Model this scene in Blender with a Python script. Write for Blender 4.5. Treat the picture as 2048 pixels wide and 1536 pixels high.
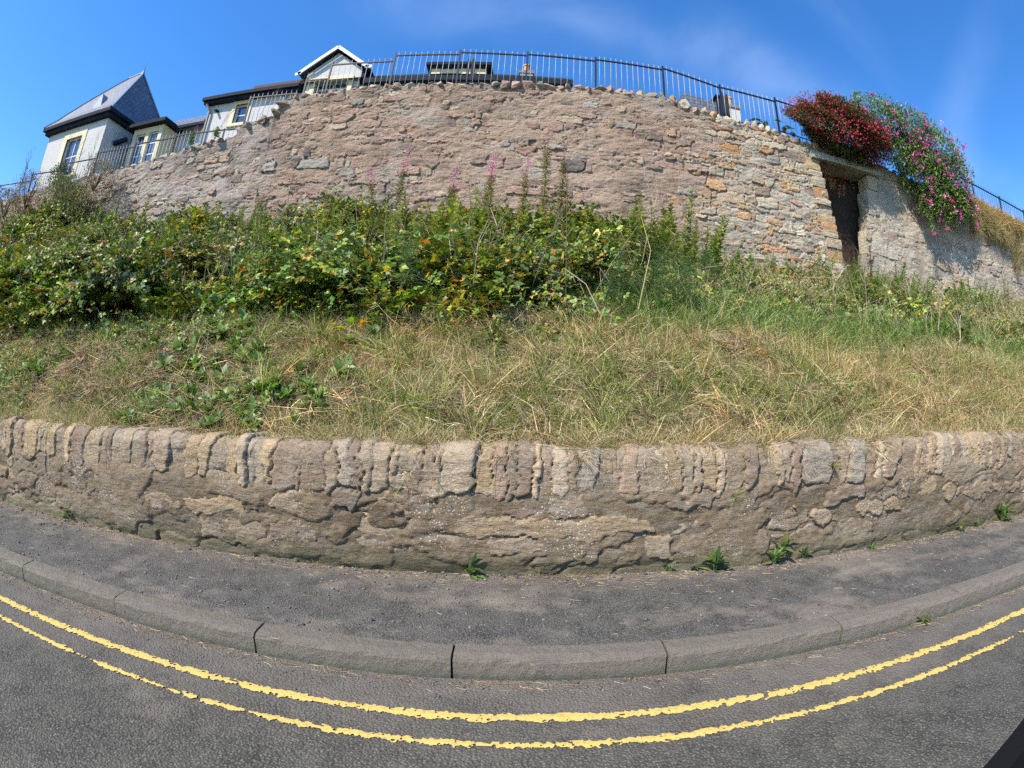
import bpy, bmesh, math, random
import numpy as np
from mathutils import Vector, Matrix
for o in list(bpy.data.objects): bpy.data.objects.remove(o)
sc = bpy.context.scene
COL = sc.collection
rnd = random.Random(7)
R = math.radians

CB1 = (-0.12, 0.68, -0.723); CB2 = (-0.687, 0.431, 0.585)      # normals of the two cirrus streaks
# ------------------------------------------------------------------ camera
CAMH, SL = 1.2176, 0.0533            # lens height over the road, rise of the street towards +x
yaw, pitch, roll = -0.0105, 0.0138, 0.0632
F = Vector((math.sin(yaw)*math.cos(pitch), math.cos(yaw)*math.cos(pitch), math.sin(pitch)))
r0 = Vector((math.cos(yaw), -math.sin(yaw), 0)); u0 = r0.cross(F)
RR = r0*math.cos(roll)+u0*math.sin(roll); UU = -r0*math.sin(roll)+u0*math.cos(roll)
cd = bpy.data.cameras.new('camera'); cam = bpy.data.objects.new('camera', cd); COL.objects.link(cam)
M = Matrix((RR, UU, -F)).transposed().to_4x4(); M.translation = Vector((0, 0, CAMH)); cam.matrix_world = M
cd.type = 'PANO'; cd.sensor_width = 36; cd.sensor_height = 27; cd.sensor_fit = 'HORIZONTAL'
tgt = cd if hasattr(cd, 'panorama_type') else cd.cycles
tgt.panorama_type = 'FISHEYE_LENS_POLYNOMIAL'
a1 = 2048/36/986.43
tgt.fisheye_fov = R(179)
tgt.fisheye_polynomial_k0 = 0; tgt.fisheye_polynomial_k1 = -a1; tgt.fisheye_polynomial_k2 = 0
tgt.fisheye_polynomial_k3 = 0.0131*a1**3; tgt.fisheye_polynomial_k4 = 0
cd.clip_start = 0.05; cd.clip_end = 2000
sc.camera = cam

# ------------------------------------------------------------------ sky and sun
SUN = Vector((-0.50, -0.47, 0.73)).normalized()
w = bpy.data.worlds.new('World'); sc.world = w; w.use_nodes = True
nt = w.node_tree; N = nt.nodes; L = nt.links; N.clear()
out = N.new('ShaderNodeOutputWorld'); bg = N.new('ShaderNodeBackground'); sky = N.new('ShaderNodeTexSky')
sky.sky_type = 'NISHITA'; sky.sun_disc = False
sky.sun_elevation = math.asin(SUN.z); sky.sun_rotation = math.atan2(SUN.x, SUN.y)
sky.air_density = 1.0; sky.dust_density = 0.15; sky.ozone_density = 4.0; sky.altitude = 0
hs = N.new('ShaderNodeHueSaturation'); hs.inputs['Saturation'].default_value = 1.27; hs.inputs['Value'].default_value = 1.58
hs.inputs['Hue'].default_value = 0.505
L.new(sky.outputs[0], hs.inputs['Color'])
tc = N.new('ShaderNodeTexCoord'); GEN = tc.outputs['Generated']
def wn(scale, st, rot, det=6, dist=0.3):
    mp = N.new('ShaderNodeMapping'); mp.inputs['Rotation'].default_value = rot; mp.inputs['Scale'].default_value = st; L.new(GEN, mp.inputs[0])
    q = N.new('ShaderNodeTexNoise'); q.inputs['Scale'].default_value = scale; q.inputs['Detail'].default_value = det; q.inputs['Roughness'].default_value = 0.5; q.inputs['Distortion'].default_value = dist
    L.new(mp.outputs[0], q.inputs['Vector']); return q.outputs['Fac']
def wm(op, a, b=0.0, c=0.0):
    q = N.new('ShaderNodeMath'); q.operation = op
    for i, v in enumerate((a, b, c)):
        if isinstance(v, (int, float)): q.inputs[i].default_value = v
        else: L.new(v, q.inputs[i])
    return q.outputs[0]
def wr(f, p0, p1, v0=0.0, v1=1.0):
    q = N.new('ShaderNodeMapRange'); q.interpolation_type = 'SMOOTHSTEP'; L.new(f, q.inputs['Value'])
    q.inputs['From Min'].default_value = p0; q.inputs['From Max'].default_value = p1; q.inputs['To Min'].default_value = v0; q.inputs['To Max'].default_value = v1; return q.outputs[0]
def band(n, width, amt, nz_scale, off=0.0):
    """one long cirrus streak: a great circle of sky with ragged edges"""
    dt = N.new('ShaderNodeVectorMath'); dt.operation = 'DOT_PRODUCT'; L.new(GEN, dt.inputs[0]); dt.inputs[1].default_value = n
    d = wm('ADD', dt.outputs['Value'], wm('MULTIPLY', wm('SUBTRACT', wn(1.6, (1, 1, 1), (0, 0, 0), 5), 0.5), 0.22)); d = wm('ABSOLUTE', wm('ADD', d, off))
    m_ = wr(d, 0.0, width, 1.0, 0.0); return wm('MULTIPLY', wm('MULTIPLY', m_, wr(wn(nz_scale, (1.2, 1.2, 1.2), (0.4, 0.2, 0.5), 7), 0.32, 0.68)), amt)
CL = wm('ADD', band(CB1, 0.11, 0.15, 2.4), band(CB2, 0.07, 0.07, 3.0, 0.0))
CL = wm('ADD', CL, wm('MULTIPLY', wr(wn(1.3, (1, 2.2, 1), (0.35, 0.5, 0.45), 7, 0.6), 0.58, 0.88), 0.10))
sx = N.new('ShaderNodeSeparateXYZ'); L.new(GEN, sx.inputs[0]); CL = wm('MULTIPLY', CL, wr(sx.outputs[0], -0.55, 0.0))
cr = N.new('ShaderNodeClamp'); L.new(CL, cr.inputs[0])
mx = N.new('ShaderNodeMix'); mx.data_type = 'RGBA'
mx.inputs[7].default_value = (7.2, 8.4, 10.5, 1)
L.new(cr.outputs[0], mx.inputs[0]); L.new(hs.outputs[0], mx.inputs[6])
L.new(mx.outputs[2], bg.inputs[0]); bg.inputs[1].default_value = 0.12
L.new(bg.outputs[0], out.inputs[0])
sd = bpy.data.lights.new('sun', 'SUN'); sd.energy = 5.0; sd.angle = R(0.53); sd.color = (1, 0.925, 0.79)
so = bpy.data.objects.new('sun', sd); COL.objects.link(so); so.rotation_euler = SUN.to_track_quat('Z', 'Y').to_euler(); so.location = (-8, -8, 14)
sc.view_settings.view_transform = 'Standard'; sc.view_settings.look = 'None'; sc.view_settings.gamma = 1
sc.view_settings.use_curve_mapping = False; sc.view_settings.exposure = 0.60
sc.render.engine = 'CYCLES'
w.cycles.sampling_method = 'MANUAL'; w.cycles.sample_map_resolution = 1024
sc.cycles.use_adaptive_sampling = True; sc.cycles.adaptive_threshold = 0.03
sc.cycles.max_bounces = 5; sc.cycles.transparent_max_bounces = 8; sc.cycles.use_denoising = False
sc.cycles.diffuse_bounces = 3; sc.cycles.glossy_bounces = 2; sc.cycles.transmission_bounces = 3

# ------------------------------------------------------------------ numpy noise
def _h(ix, iy, iz, seed):
    h = (ix.astype(np.int64)*374761393 + iy.astype(np.int64)*668265263 + iz.astype(np.int64)*2147483629 + seed*974711) & 0xffffffff
    h = ((h ^ (h >> 13))*1274126177) & 0xffffffff
    h = ((h ^ (h >> 15))*2246822519) & 0xffffffff
    return ((h ^ (h >> 16)) & 0xffffff)/float(0xffffff)
def vn(x, y, seed=0):
    x = np.asarray(x, float); y = np.asarray(y, float); x, y = np.broadcast_arrays(x, y)
    ix = np.floor(x); iy = np.floor(y); fx = x-ix; fy = y-iy; z = np.zeros_like(ix)
    fx = fx*fx*(3-2*fx); fy = fy*fy*(3-2*fy)
    a = _h(ix, iy, z, seed); b = _h(ix+1, iy, z, seed); c = _h(ix, iy+1, z, seed); d = _h(ix+1, iy+1, z, seed)
    return (a+(b-a)*fx)*(1-fy)+(c+(d-c)*fx)*fy
def fbm(x, y, o=4, seed=0, g=0.5):
    s = 0; a = 1; t = 0
    for i in range(o):
        s = s+a*(vn(x*2**i+i*17.3, y*2**i+i*9.1, seed+i)*2-1); t += a; a *= g
    return s/t
def sst(a, b, x):
    t = np.clip((x-a)/(b-a), 0, 1); return t*t*(3-2*t)

# ------------------------------------------------------------------ object helpers
def tag(o, label=None, cat=None, group=None, kind=None):
    if label: o['label'] = label
    if cat: o['category'] = cat
    if group: o['group'] = group
    if kind: o['kind'] = kind
    return o
def empty(name, loc=(0, 0, 0), **k):
    o = bpy.data.objects.new(name, None); COL.objects.link(o); o.location = loc; o.empty_display_size = 0.2
    return tag(o, **k)
def link(name, me, parent=None, loc=None, kind=None, label=None):
    o = bpy.data.objects.new(name, me); COL.objects.link(o)
    if parent is not None: o.parent = parent
    if loc is not None: o.location = loc
    if kind: o['kind'] = kind
    if label: o['label'] = label
    return o
def mesh_np(name, V, Fc, m, col=None, smooth=True):
    """V (n,3), Fc (k,3|4) or list of such arrays"""
    me = bpy.data.meshes.new(name)
    Fs = [f for f in (Fc if isinstance(Fc, list) else [Fc]) if len(f)]
    V = np.asarray(V, np.float32)
    me.vertices.add(len(V)); me.vertices.foreach_set('co', V.ravel())
    nl = sum(f.size for f in Fs); npoly = sum(len(f) for f in Fs)
    me.loops.add(nl); me.loops.foreach_set('vertex_index', np.concatenate([f.ravel() for f in Fs]).astype(np.int32))
    me.polygons.add(npoly)
    st = []; tot = []; c = 0
    for f in Fs:
        k = f.shape[1]; st.append(c+np.arange(len(f))*k); tot.append(np.full(len(f), k)); c += f.size
    me.polygons.foreach_set('loop_start', np.concatenate(st).astype(np.int32))
    me.polygons.foreach_set('loop_total', np.concatenate(tot).astype(np.int32))
    me.update(calc_edges=True); me.validate()
    if smooth and len(me.polygons) == npoly: me.polygons.foreach_set('use_smooth', np.ones(npoly, bool))
    if col is not None:
        ca = me.color_attributes.new('Col', 'FLOAT_COLOR', 'POINT')
        c4 = np.ones((len(V), 4), np.float32); c4[:, :3] = col; ca.data.foreach_set('color', c4.ravel())
    if m: me.materials.append(m)
    return me
def bm_mesh(name, bm, m, smooth=False):
    me = bpy.data.meshes.new(name); bmesh.ops.recalc_face_normals(bm, faces=bm.faces); bm.to_mesh(me); bm.free()
    if m: me.materials.append(m)
    if smooth:
        for p in me.polygons: p.use_smooth = True
    return me
def box(bm, a, b):
    (x0, y0, z0), (x1, y1, z1) = a, b
    v = [bm.verts.new(p) for p in ((x0, y0, z0), (x1, y0, z0), (x1, y1, z0), (x0, y1, z0), (x0, y0, z1), (x1, y0, z1), (x1, y1, z1), (x0, y1, z1))]
    for f in ((0, 3, 2, 1), (4, 5, 6, 7), (0, 1, 5, 4), (1, 2, 6, 5), (2, 3, 7, 6), (3, 0, 4, 7)): bm.faces.new([v[i] for i in f])
def beam(bm, a, b, w, h=None, up=(0, 0, 1)):
    a = Vector(a); b = Vector(b); d = (b-a).normalized(); h = h or w
    up = Vector(up)
    if abs(d.dot(up)) > 0.95: up = Vector((0, 1, 0))
    s = d.cross(up).normalized(); t = s.cross(d)
    v = []
    for p in (a, b):
        for i, j in ((-1, -1), (1, -1), (1, 1), (-1, 1)): v.append(bm.verts.new(p+s*i*w/2+t*j*h/2))
    for f in ((0, 3, 2, 1), (4, 5, 6, 7), (0, 1, 5, 4), (1, 2, 6, 5), (2, 3, 7, 6), (3, 0, 4, 7)): bm.faces.new([v[i] for i in f])
def cyl(bm, a, b, r1, r2=None, n=10):
    a = Vector(a); b = Vector(b); r2 = r1 if r2 is None else r2
    d = (b-a).normalized(); s = d.orthogonal().normalized(); t = d.cross(s)
    A = [bm.verts.new(a+(s*math.cos(k*2*math.pi/n)+t*math.sin(k*2*math.pi/n))*r1) for k in range(n)]
    B = [bm.verts.new(b+(s*math.cos(k*2*math.pi/n)+t*math.sin(k*2*math.pi/n))*r2) for k in range(n)]
    for k in range(n): bm.faces.new((A[k], A[(k+1) % n], B[(k+1) % n], B[k]))
    bm.faces.new(A[::-1]); bm.faces.new(B)
def poly(bm, pts, faces):
    v = [bm.verts.new(p) for p in pts]
    for f in faces: bm.faces.new([v[i] for i in f])
def part(name, parent, fn, m, kind=None, smooth=False, label=None):
    bm = bmesh.new(); fn(bm); return link(name, bm_mesh(name, bm, m, smooth), parent, kind=kind, label=label)
def pbox(name, parent, a, b, m, **k): return part(name, parent, lambda bm: box(bm, a, b), m, **k)

# ------------------------------------------------------------------ materials
class MB:
    def __init__(s, name, rough=0.85, spec=0.3):
        s.m = bpy.data.materials.new(name); s.m.use_nodes = True; s.t = s.m.node_tree; s.n = s.t.nodes
        s.b = s.n['Principled BSDF']; s.b.inputs['Roughness'].default_value = rough; s.b.inputs['Specular IOR Level'].default_value = spec
        s.geo = s.n.new('ShaderNodeNewGeometry')
    def add(s, t, **k):
        n = s.n.new(t)
        for a, v in k.items(): setattr(n, a, v)
        return n
    def lk(s, a, b): s.t.links.new(a, b)
    def noise(s, scale, detail=4, rough=0.5, vec=None, stretch=None, dist=0):
        n = s.add('ShaderNodeTexNoise'); n.inputs['Scale'].default_value = scale; n.inputs['Detail'].default_value = detail
        n.inputs['Roughness'].default_value = rough; n.inputs['Distortion'].default_value = dist
        v = vec or s.geo.outputs['Position']
        if stretch:
            mpn = s.add('ShaderNodeMapping'); mpn.inputs['Scale'].default_value = stretch; s.lk(v, mpn.inputs[0]); v = mpn.outputs[0]
        s.lk(v, n.inputs['Vector']); return n.outputs['Fac']
    def voro(s, scale, feature='F1', out='Distance', rand=1.0):
        n = s.add('ShaderNodeTexVoronoi', feature=feature); n.inputs['Scale'].default_value = scale; n.inputs['Randomness'].default_value = rand
        s.lk(s.geo.outputs['Position'], n.inputs['Vector']); return n.outputs[out]
    def ramp(s, fac, pts):
        n = s.add('ShaderNodeValToRGB'); e = n.color_ramp.elements
        while len(e) < len(pts): e.new(0.5)
        for i, (p, c) in enumerate(pts):
            e[i].position = p; e[i].color = (c, c, c, 1) if isinstance(c, (int, float)) else (*c, 1)
        s.lk(fac, n.inputs[0]); return n.outputs[0]
    def mix(s, fac, a, b, blend='MIX'):
        n = s.add('ShaderNodeMix', data_type='RGBA', blend_type=blend)
        for v, i in ((fac, 0), (a, 6), (b, 7)):
            if isinstance(v, (int, float)): n.inputs[i].default_value = v
            elif isinstance(v, tuple): n.inputs[i].default_value = (*v, 1)
            else: s.lk(v, n.inputs[i])
        return n.outputs[2]
    def math(s, op, a, b=None):
        n = s.add('ShaderNodeMath', operation=op)
        for i, v in enumerate((a, b)):
            if v is None: continue
            if isinstance(v, (int, float)): n.inputs[i].default_value = v
            else: s.lk(v, n.inputs[i])
        return n.outputs[0]
    def attr(s, name, typ='GEOMETRY', out='Color'):
        n = s.add('ShaderNodeAttribute', attribute_name=name, attribute_type=typ); return n.outputs[out]
    def bump(s, h, strength=0.5, dist=0.01, nrm=None):
        n = s.add('ShaderNodeBump'); n.inputs['Strength'].default_value = strength; n.inputs['Distance'].default_value = dist
        s.lk(h, n.inputs['Height'])
        if nrm: s.lk(nrm, n.inputs['Normal'])
        return n.outputs[0]
    def col(s, c):
        if isinstance(c, tuple): s.b.inputs['Base Color'].default_value = (*c, 1)
        else: s.lk(c, s.b.inputs['Base Color'])
    def nrm(s, n): s.lk(n, s.b.inputs['Normal'])

def simple(name, c, rough=0.7, spec=0.3, var=0.0, scale=8, bump=0.0, bs=60, metal=0):
    b = MB(name, rough, spec); b.b.inputs['Metallic'].default_value = metal
    if var:
        f = b.noise(scale, 5, 0.6); b.col(b.mix(f, tuple(x*(1-var) for x in c), tuple(min(1, x*(1+var)) for x in c)))
    else: b.col(c)
    if bump: b.nrm(b.bump(b.noise(bs, 4, 0.6), bump, 0.004))
    return b.m

def asphalt_mat(name, base, dusty, agg, dustbias, stones, seedoff):
    b = MB(name, 0.8, 0.35)
    v = b.voro(agg, 'F1', 'Distance'); vc = b.voro(agg, 'F1', 'Color')
    sepn = b.add('ShaderNodeSeparateColor'); b.lk(vc, sepn.inputs[0])
    stone = b.ramp(sepn.outputs[0], [(0.0, tuple(x*0.38 for x in base)), (0.45, base), (0.80, tuple(x*1.45 for x in base)), (1.0, stones)])
    c = b.mix(b.ramp(v, [(0.25, 0.0), (0.62, 1.0)]), stone, tuple(x*0.35 for x in base))
    big = b.noise(1.3, 6, 0.62, stretch=(0.7, 1.5, 1)); mid = b.noise(7, 5, 0.6)
    c = b.mix(b.ramp(mid, [(0.3, 0.0), (0.75, 0.45)]), c, tuple(x*1.7 for x in base))
    sepp = b.add('ShaderNodeSeparateXYZ'); b.lk(b.geo.outputs['Position'], sepp.inputs[0])
    dmask = b.ramp(b.math('ADD', b.math('MULTIPLY', big, 0.8), b.math('ADD', b.math('MULTIPLY', mid, 0.25), dustbias)), [(0.52, 0.0), (0.66, 1.0)])
    dm2 = b.math('MULTIPLY', dmask, b.ramp(v, [(0.1, 0.5), (0.5, 0.95)]))
    c = b.mix(dm2, c, dusty)
    b.col(c)
    hgt = b.math('SUBTRACT', 1.0, v)
    n1 = b.bump(hgt, 0.9, 0.007)
    n1 = b.bump(b.noise(140, 3, 0.8), 0.8, 0.006, n1)
    n1 = b.bump(b.noise(300, 3, 0.7), 0.4, 0.002, n1)
    b.nrm(n1)
    return b
bR = asphalt_mat('road_asphalt', (0.104, 0.097, 0.078), (0.18, 0.152, 0.118), 100, -0.05, (0.22, 0.205, 0.16), 0)
# dustier strip of the road beside the kerb: added to the dust mask by distance from the kerb
def dust_near(b, y0, y1, amount):
    sp = b.add('ShaderNodeSeparateXYZ'); b.lk(b.geo.outputs['Position'], sp.inputs[0])
    f = b.add('ShaderNodeMapRange'); f.inputs['From Min'].default_value = y0; f.inputs['From Max'].default_value = y1
    b.lk(sp.outputs['Y'], f.inputs['Value'])
    nz_ = b.noise(3.5, 6, 0.65, stretch=(0.6, 1, 1))
    m_ = b.math('MULTIPLY', f.outputs[0], b.ramp(nz_, [(0.3, 0.15), (0.6, amount)]))
    old = b.b.inputs['Base Color'].links[0].from_socket
    b.col(b.mix(m_, old, (0.185, 0.158, 0.128)))
dust_near(bR, 1.15, 1.84, 0.8)
M_road = bR.m
bP = asphalt_mat('pavement_asphalt', (0.122, 0.112, 0.094), (0.24, 0.20, 0.155), 120, 0.0, (0.24, 0.225, 0.195), 3)
dust_near(bP, 2.55, 2.86, 0.95)
M_pave = bP.m

def kerb_mat():
    b = MB('kerb_concrete', 0.85, 0.25)
    ri = b.add('ShaderNodeObjectInfo').outputs['Random']
    n = b.noise(9, 7, 0.65); c = b.mix(n, (0.125, 0.110, 0.085), (0.235, 0.208, 0.160))
    c = b.mix(b.ramp(b.noise(70, 4, 0.7), [(0.35, 0.0), (0.7, 0.7)]), c, (0.13, 0.12, 0.095))
    c = b.mix(b.math('MULTIPLY', ri, 0.6), c, (0.20, 0.165, 0.135))
    sp = b.add('ShaderNodeSeparateXYZ'); b.lk(b.geo.outputs['Position'], sp.inputs[0])
    hgt = b.math('SUBTRACT', sp.outputs['Z'], b.math('MULTIPLY', sp.outputs['X'], SL))
    g = b.ramp(b.math('ADD', hgt, b.math('MULTIPLY', b.noise(14, 5, 0.7), 0.06)), [(0.03, 0.85), (0.075, 0.0)])
    c = b.mix(g, c, (0.09, 0.10, 0.07))
    b.col(c); n1 = b.bump(b.noise(160, 4, 0.75), 1.0, 0.006); b.nrm(b.bump(b.noise(22, 6, 0.7), 0.9, 0.02, n1)); return b.m
M_kerb = kerb_mat()

def yellow_mat():
    b = MB('yellow_thermoplastic', 0.6, 0.35)
    n = b.noise(11, 5, 0.6); c = b.mix(n, (0.54, 0.38, 0.09), (0.66, 0.48, 0.14))
    c = b.mix(b.ramp(b.noise(85, 4, 0.7), [(0.50, 0.0), (0.66, 0.75)]), c, (0.26, 0.20, 0.10))
    b.col(c); b.nrm(b.bump(b.noise(90, 4, 0.7), 0.6, 0.004)); return b.m
M_yel = yellow_mat()

def stone_mat(name, bs=1.0, lichen=0.0, strata=1.0, moss=None):
    b = MB(name, 0.92, 0.15)
    c = b.attr('Col')
    n = b.noise(26/bs, 7, 0.68); c = b.mix(1.0, c, b.ramp(n, [(0.25, 0.62), (0.55, 1.02), (0.8, 1.32)]), 'MULTIPLY')
    n2 = b.noise(5/bs, 5, 0.6, stretch=(1, 1, 2.2)); c = b.mix(b.ramp(n2, [(0.45, 0.0), (0.7, 0.45)]), c, b.mix(0.5, b.attr('Col'), (0.36, 0.33, 0.29)))
    if lichen:
        lv = b.voro(42/bs, 'F1', 'Distance'); ln = b.noise(3.0, 4, 0.6)
        lm = b.math('MULTIPLY', b.ramp(lv, [(0.16, 1.0), (0.27, 0.0)]), b.ramp(ln, [(0.52, 0.0), (0.62, lichen)]))
        c = b.mix(lm, c, (0.55, 0.55, 0.50))
        lm2 = b.math('MULTIPLY', b.ramp(b.noise(38, 5, 0.75), [(0.60, 0.0), (0.68, 0.8)]), b.ramp(b.noise(1.1, 4, 0.6), [(0.5, 0.0), (0.62, lichen)]))
        c = b.mix(lm2, c, (0.48, 0.48, 0.45))
    if moss:
        sp = b.add('ShaderNodeSeparateXYZ'); b.lk(b.geo.outputs['Position'], sp.inputs[0])
        hgt = b.math('SUBTRACT', sp.outputs['Z'], b.math('MULTIPLY', sp.outputs['X'], SL))
        g = b.ramp(b.math('SUBTRACT', hgt, b.math('MULTIPLY', b.noise(5, 5, 0.7), 0.24)), [(0.03, 0.7), (0.14, 0.0)])
        c = b.mix(g, c, moss)
    b.col(c)
    st = b.noise(13/bs, 8, 0.66, stretch=(0.6, 0.6, 1.5 if strata else 1))
    n1 = b.bump(st, 0.9, 0.05*bs)
    n1 = b.bump(b.noise(75/bs, 4, 0.7), 0.45, 0.007*bs, n1)
    b.nrm(n1); return b.m
M_up = stone_mat('upper_wall_stone', 1.0, 0.0)
M_low = stone_mat('low_wall_stone', 0.75, 1.0, 1.0, (0.085, 0.085, 0.05))

def plant_mat(name, trans=0.25, rough=0.45, spec=0.4, tint=True, satvar=0.25):
    b = MB(name, rough, spec)
    c = b.attr('Col')
    if tint: c = b.mix(1.0, c, b.attr('tint', 'INSTANCER'), 'MULTIPLY')
    c = b.mix(1.0, c, b.ramp(b.noise(60, 2, 0.5), [(0.3, 1-satvar), (0.7, 1+satvar)]), 'MULTIPLY')
    b.col(c)
    tr = b.add('ShaderNodeBsdfTranslucent'); ms = b.add('ShaderNodeMixShader'); ms.inputs[0].default_value = trans
    hs_ = b.mix(1.0, c, (1.25, 1.35, 0.7), 'MULTIPLY'); b.lk(hs_, tr.inputs['Color'])
    o = b.n['Material Output']; b.lk(b.b.outputs[0], ms.inputs[1]); b.lk(tr.outputs[0], ms.inputs[2]); b.lk(ms.outputs[0], o.inputs[0])
    return b.m
M_grass = plant_mat('grass_blades', 0.3, 0.6, 0.25)
M_leaf = plant_mat('bramble_leaves', 0.25, 0.45, 0.45)
M_leafu = plant_mat('leaves', 0.25, 0.45, 0.4, tint=False)
M_dead = plant_mat('dead_stems', 0.08, 0.8, 0.15, tint=False)
M_petal = plant_mat('petals', 0.3, 0.55, 0.2, tint=False, satvar=0.12)

# ------------------------------------------------------------------ ground, road, pavement, kerb, lines
def rz(x): return SL*x
def sheet(name, x0, x1, y0, y1, dz, nx, ny, m, wob=0.0):
    xs = np.linspace(x0, x1, nx); ys = np.linspace(y0, y1, ny); X, Y = np.meshgrid(xs, ys)
    Z = SL*X+dz+(fbm(X*0.8, Y*1.1, 3, 5)*wob if wob else 0)
    V = np.stack([X.ravel(), Y.ravel(), Z.ravel()], 1)
    i = np.arange((ny-1)*nx).reshape(ny-1, nx)[:, :-1].ravel()
    Fq = np.stack([i, i+1, i+nx+1, i+nx], 1)
    o = link(name, mesh_np(name, V, Fq, m)); o['kind'] = 'structure'; return o
M_soil = simple('earth', (0.15, 0.112, 0.068), 0.95, 0.1, 0.5, 6, 0.8, 40)
M_turf = simple('turf', (0.07, 0.085, 0.03), 0.95, 0.1, 0.4, 2, 0.6, 30)
sheet('ground', -500, 500, -500, 300, -0.30, 41, 41, M_turf)
sheet('road', -60, 60, -5.2, 1.8405, 0.0, 2, 2, M_road)
KH, KW = 0.108, 0.121
sheet('pavement', -60, 60, 1.8405+KW-0.01, 3.05, KH-0.006, 400, 16, M_pave, 0.006)
kerb = empty('kerb', (0, 1.84, 0), kind='structure')
def kerb_mesh(seed):
    rr = random.Random(seed); bm = bmesh.new(); n = 14; Lk = 0.907
    prof = [(0, -0.15), (-0.001, 0.02), (0.002, 0.088), (0.009, 0.101), (0.020, 0.1065), (0.05, 0.1095), (KW, 0.1095), (KW, -0.15)]
    rows = []
    for i in range(n+1):
        x = Lk*i/n; e = 0.0035*(1 if i in (0, n) else 0)
        row = []
        for j, (y, z) in enumerate(prof):
            w_ = (rr.random()-0.5)*0.0035
            chip = 0.010*rr.random()**5 if j in (2, 3, 4) else 0
            row.append(bm.verts.new((x, y+w_*(j in (1, 2, 3, 4))+e*(j < 3)+chip*0.5, z-abs(w_)*(1 < j < 5)-e*(1 < j < 6)-chip)))
        rows.append(row)
    for i in range(n):
        for j in range(len(prof)-1): bm.faces.new((rows[i][j], rows[i+1][j], rows[i+1][j+1], rows[i][j+1]))
    bm.faces.new(rows[0]); bm.faces.new(rows[-1][::-1])
    me = bm_mesh('kerb_stone', bm, M_kerb, False)
    return me
kms = [kerb_mesh(i) for i in range(5)]
for k in range(-6, 16):
    x = -2.9366-0.0+0.915*k+0.003
    o = link('kerb_stone', kms[k % 5], kerb, (x, rnd.uniform(-0.004, 0.004), rz(x)+rnd.uniform(-0.003, 0.002)))
    o.rotation_euler = (0, -math.atan(SL), rnd.uniform(-0.004, 0.004))
# dirt joint behind the kerb stones, sandy channel beside the road
def yellow_line(yc, wd, seed, wear, label):
    dx = 0.0045; xs = np.arange(-9.5, 10.5, dx); nj = int(wd*1.5/dx)+1; ys = (np.arange(nj)-nj/2+0.5)*dx
    X, Y = np.meshgrid(xs, ys)
    edge = np.abs(Y)/(wd/2)
    n = fbm(X*20, (Y+yc)*26, 4, seed, .6)*0.8+fbm(X*60, (Y+yc)*62, 2, seed+9)*0.9
    brk = sst(0.42, 0.75, fbm(X*2.3, X*0+seed, 3, seed+3))*wear
    brk = brk+(1.1*np.exp(-((X-2.75)/0.22)**2)*(fbm(X*9, Y*0, 2, 66) > -.25) if wear > .4 else 0)
    crack = np.clip(1-np.abs(fbm(X*2.7, Y*5, 3, seed+20))*38, 0, 1)*0.9
    val = edge+n*(0.34+wear*.5)+0.55*sst(.30, .55, fbm(X*75, (Y+yc)*80, 2, seed+70))+crack*sst(0.1, 0.5, fbm(X*1.2, X*0, 2, seed+30)+.3)+brk
    thr = 0.97-wear*0.26
    Yw = Y+fbm(X*0.7, X*0, 3, seed+50)*0.01
    Z = SL*X+0.0045+np.maximum(0, 0.002*(1-edge))
    V = np.stack([X.ravel(), (Yw+yc).ravel(), Z.ravel()], 1)
    nx = len(xs); ok = (val < thr)
    q = ok[:-1, :-1].astype(int)+ok[1:, :-1]+ok[:-1, 1:]+ok[1:, 1:]
    idx = np.arange(len(V)).reshape(X.shape)
    A, B, C, D = idx[:-1, :-1], idx[:-1, 1:], idx[1:, 1:], idx[1:, :-1]
    f4 = np.stack([A[q == 4], B[q == 4], C[q == 4], D[q == 4]], 1)
    tris = []
    for miss, tri in (((0, 0), (B, C, D)), ((0, 1), (A, C, D)), ((1, 1), (A, B, D)), ((1, 0), (A, B, C))):
        o_ = {(0, 0): ok[:-1, :-1], (0, 1): ok[:-1, 1:], (1, 1): ok[1:, 1:], (1, 0): ok[1:, :-1]}[miss]
        s = (q == 3) & ~o_; tris.append(np.stack([t[s] for t in tri], 1))
    f3 = np.concatenate(tris)
    used = np.unique(np.concatenate([f4.ravel(), f3.ravel()])); rm = np.full(len(V), -1); rm[used] = np.arange(len(used))
    o = link('road_line', mesh_np('road_line', V[used], [rm[f4], rm[f3]], M_yel)); o['kind'] = 'structure'
    o['label'] = label
yellow_line(1.5669, 0.056, 3, 0.22, 'thicker yellow line painted on the road nearer the kerb')
yellow_line(1.4021, 0.044, 8, 0.55, 'thinner broken yellow line painted further from the kerb')

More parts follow.
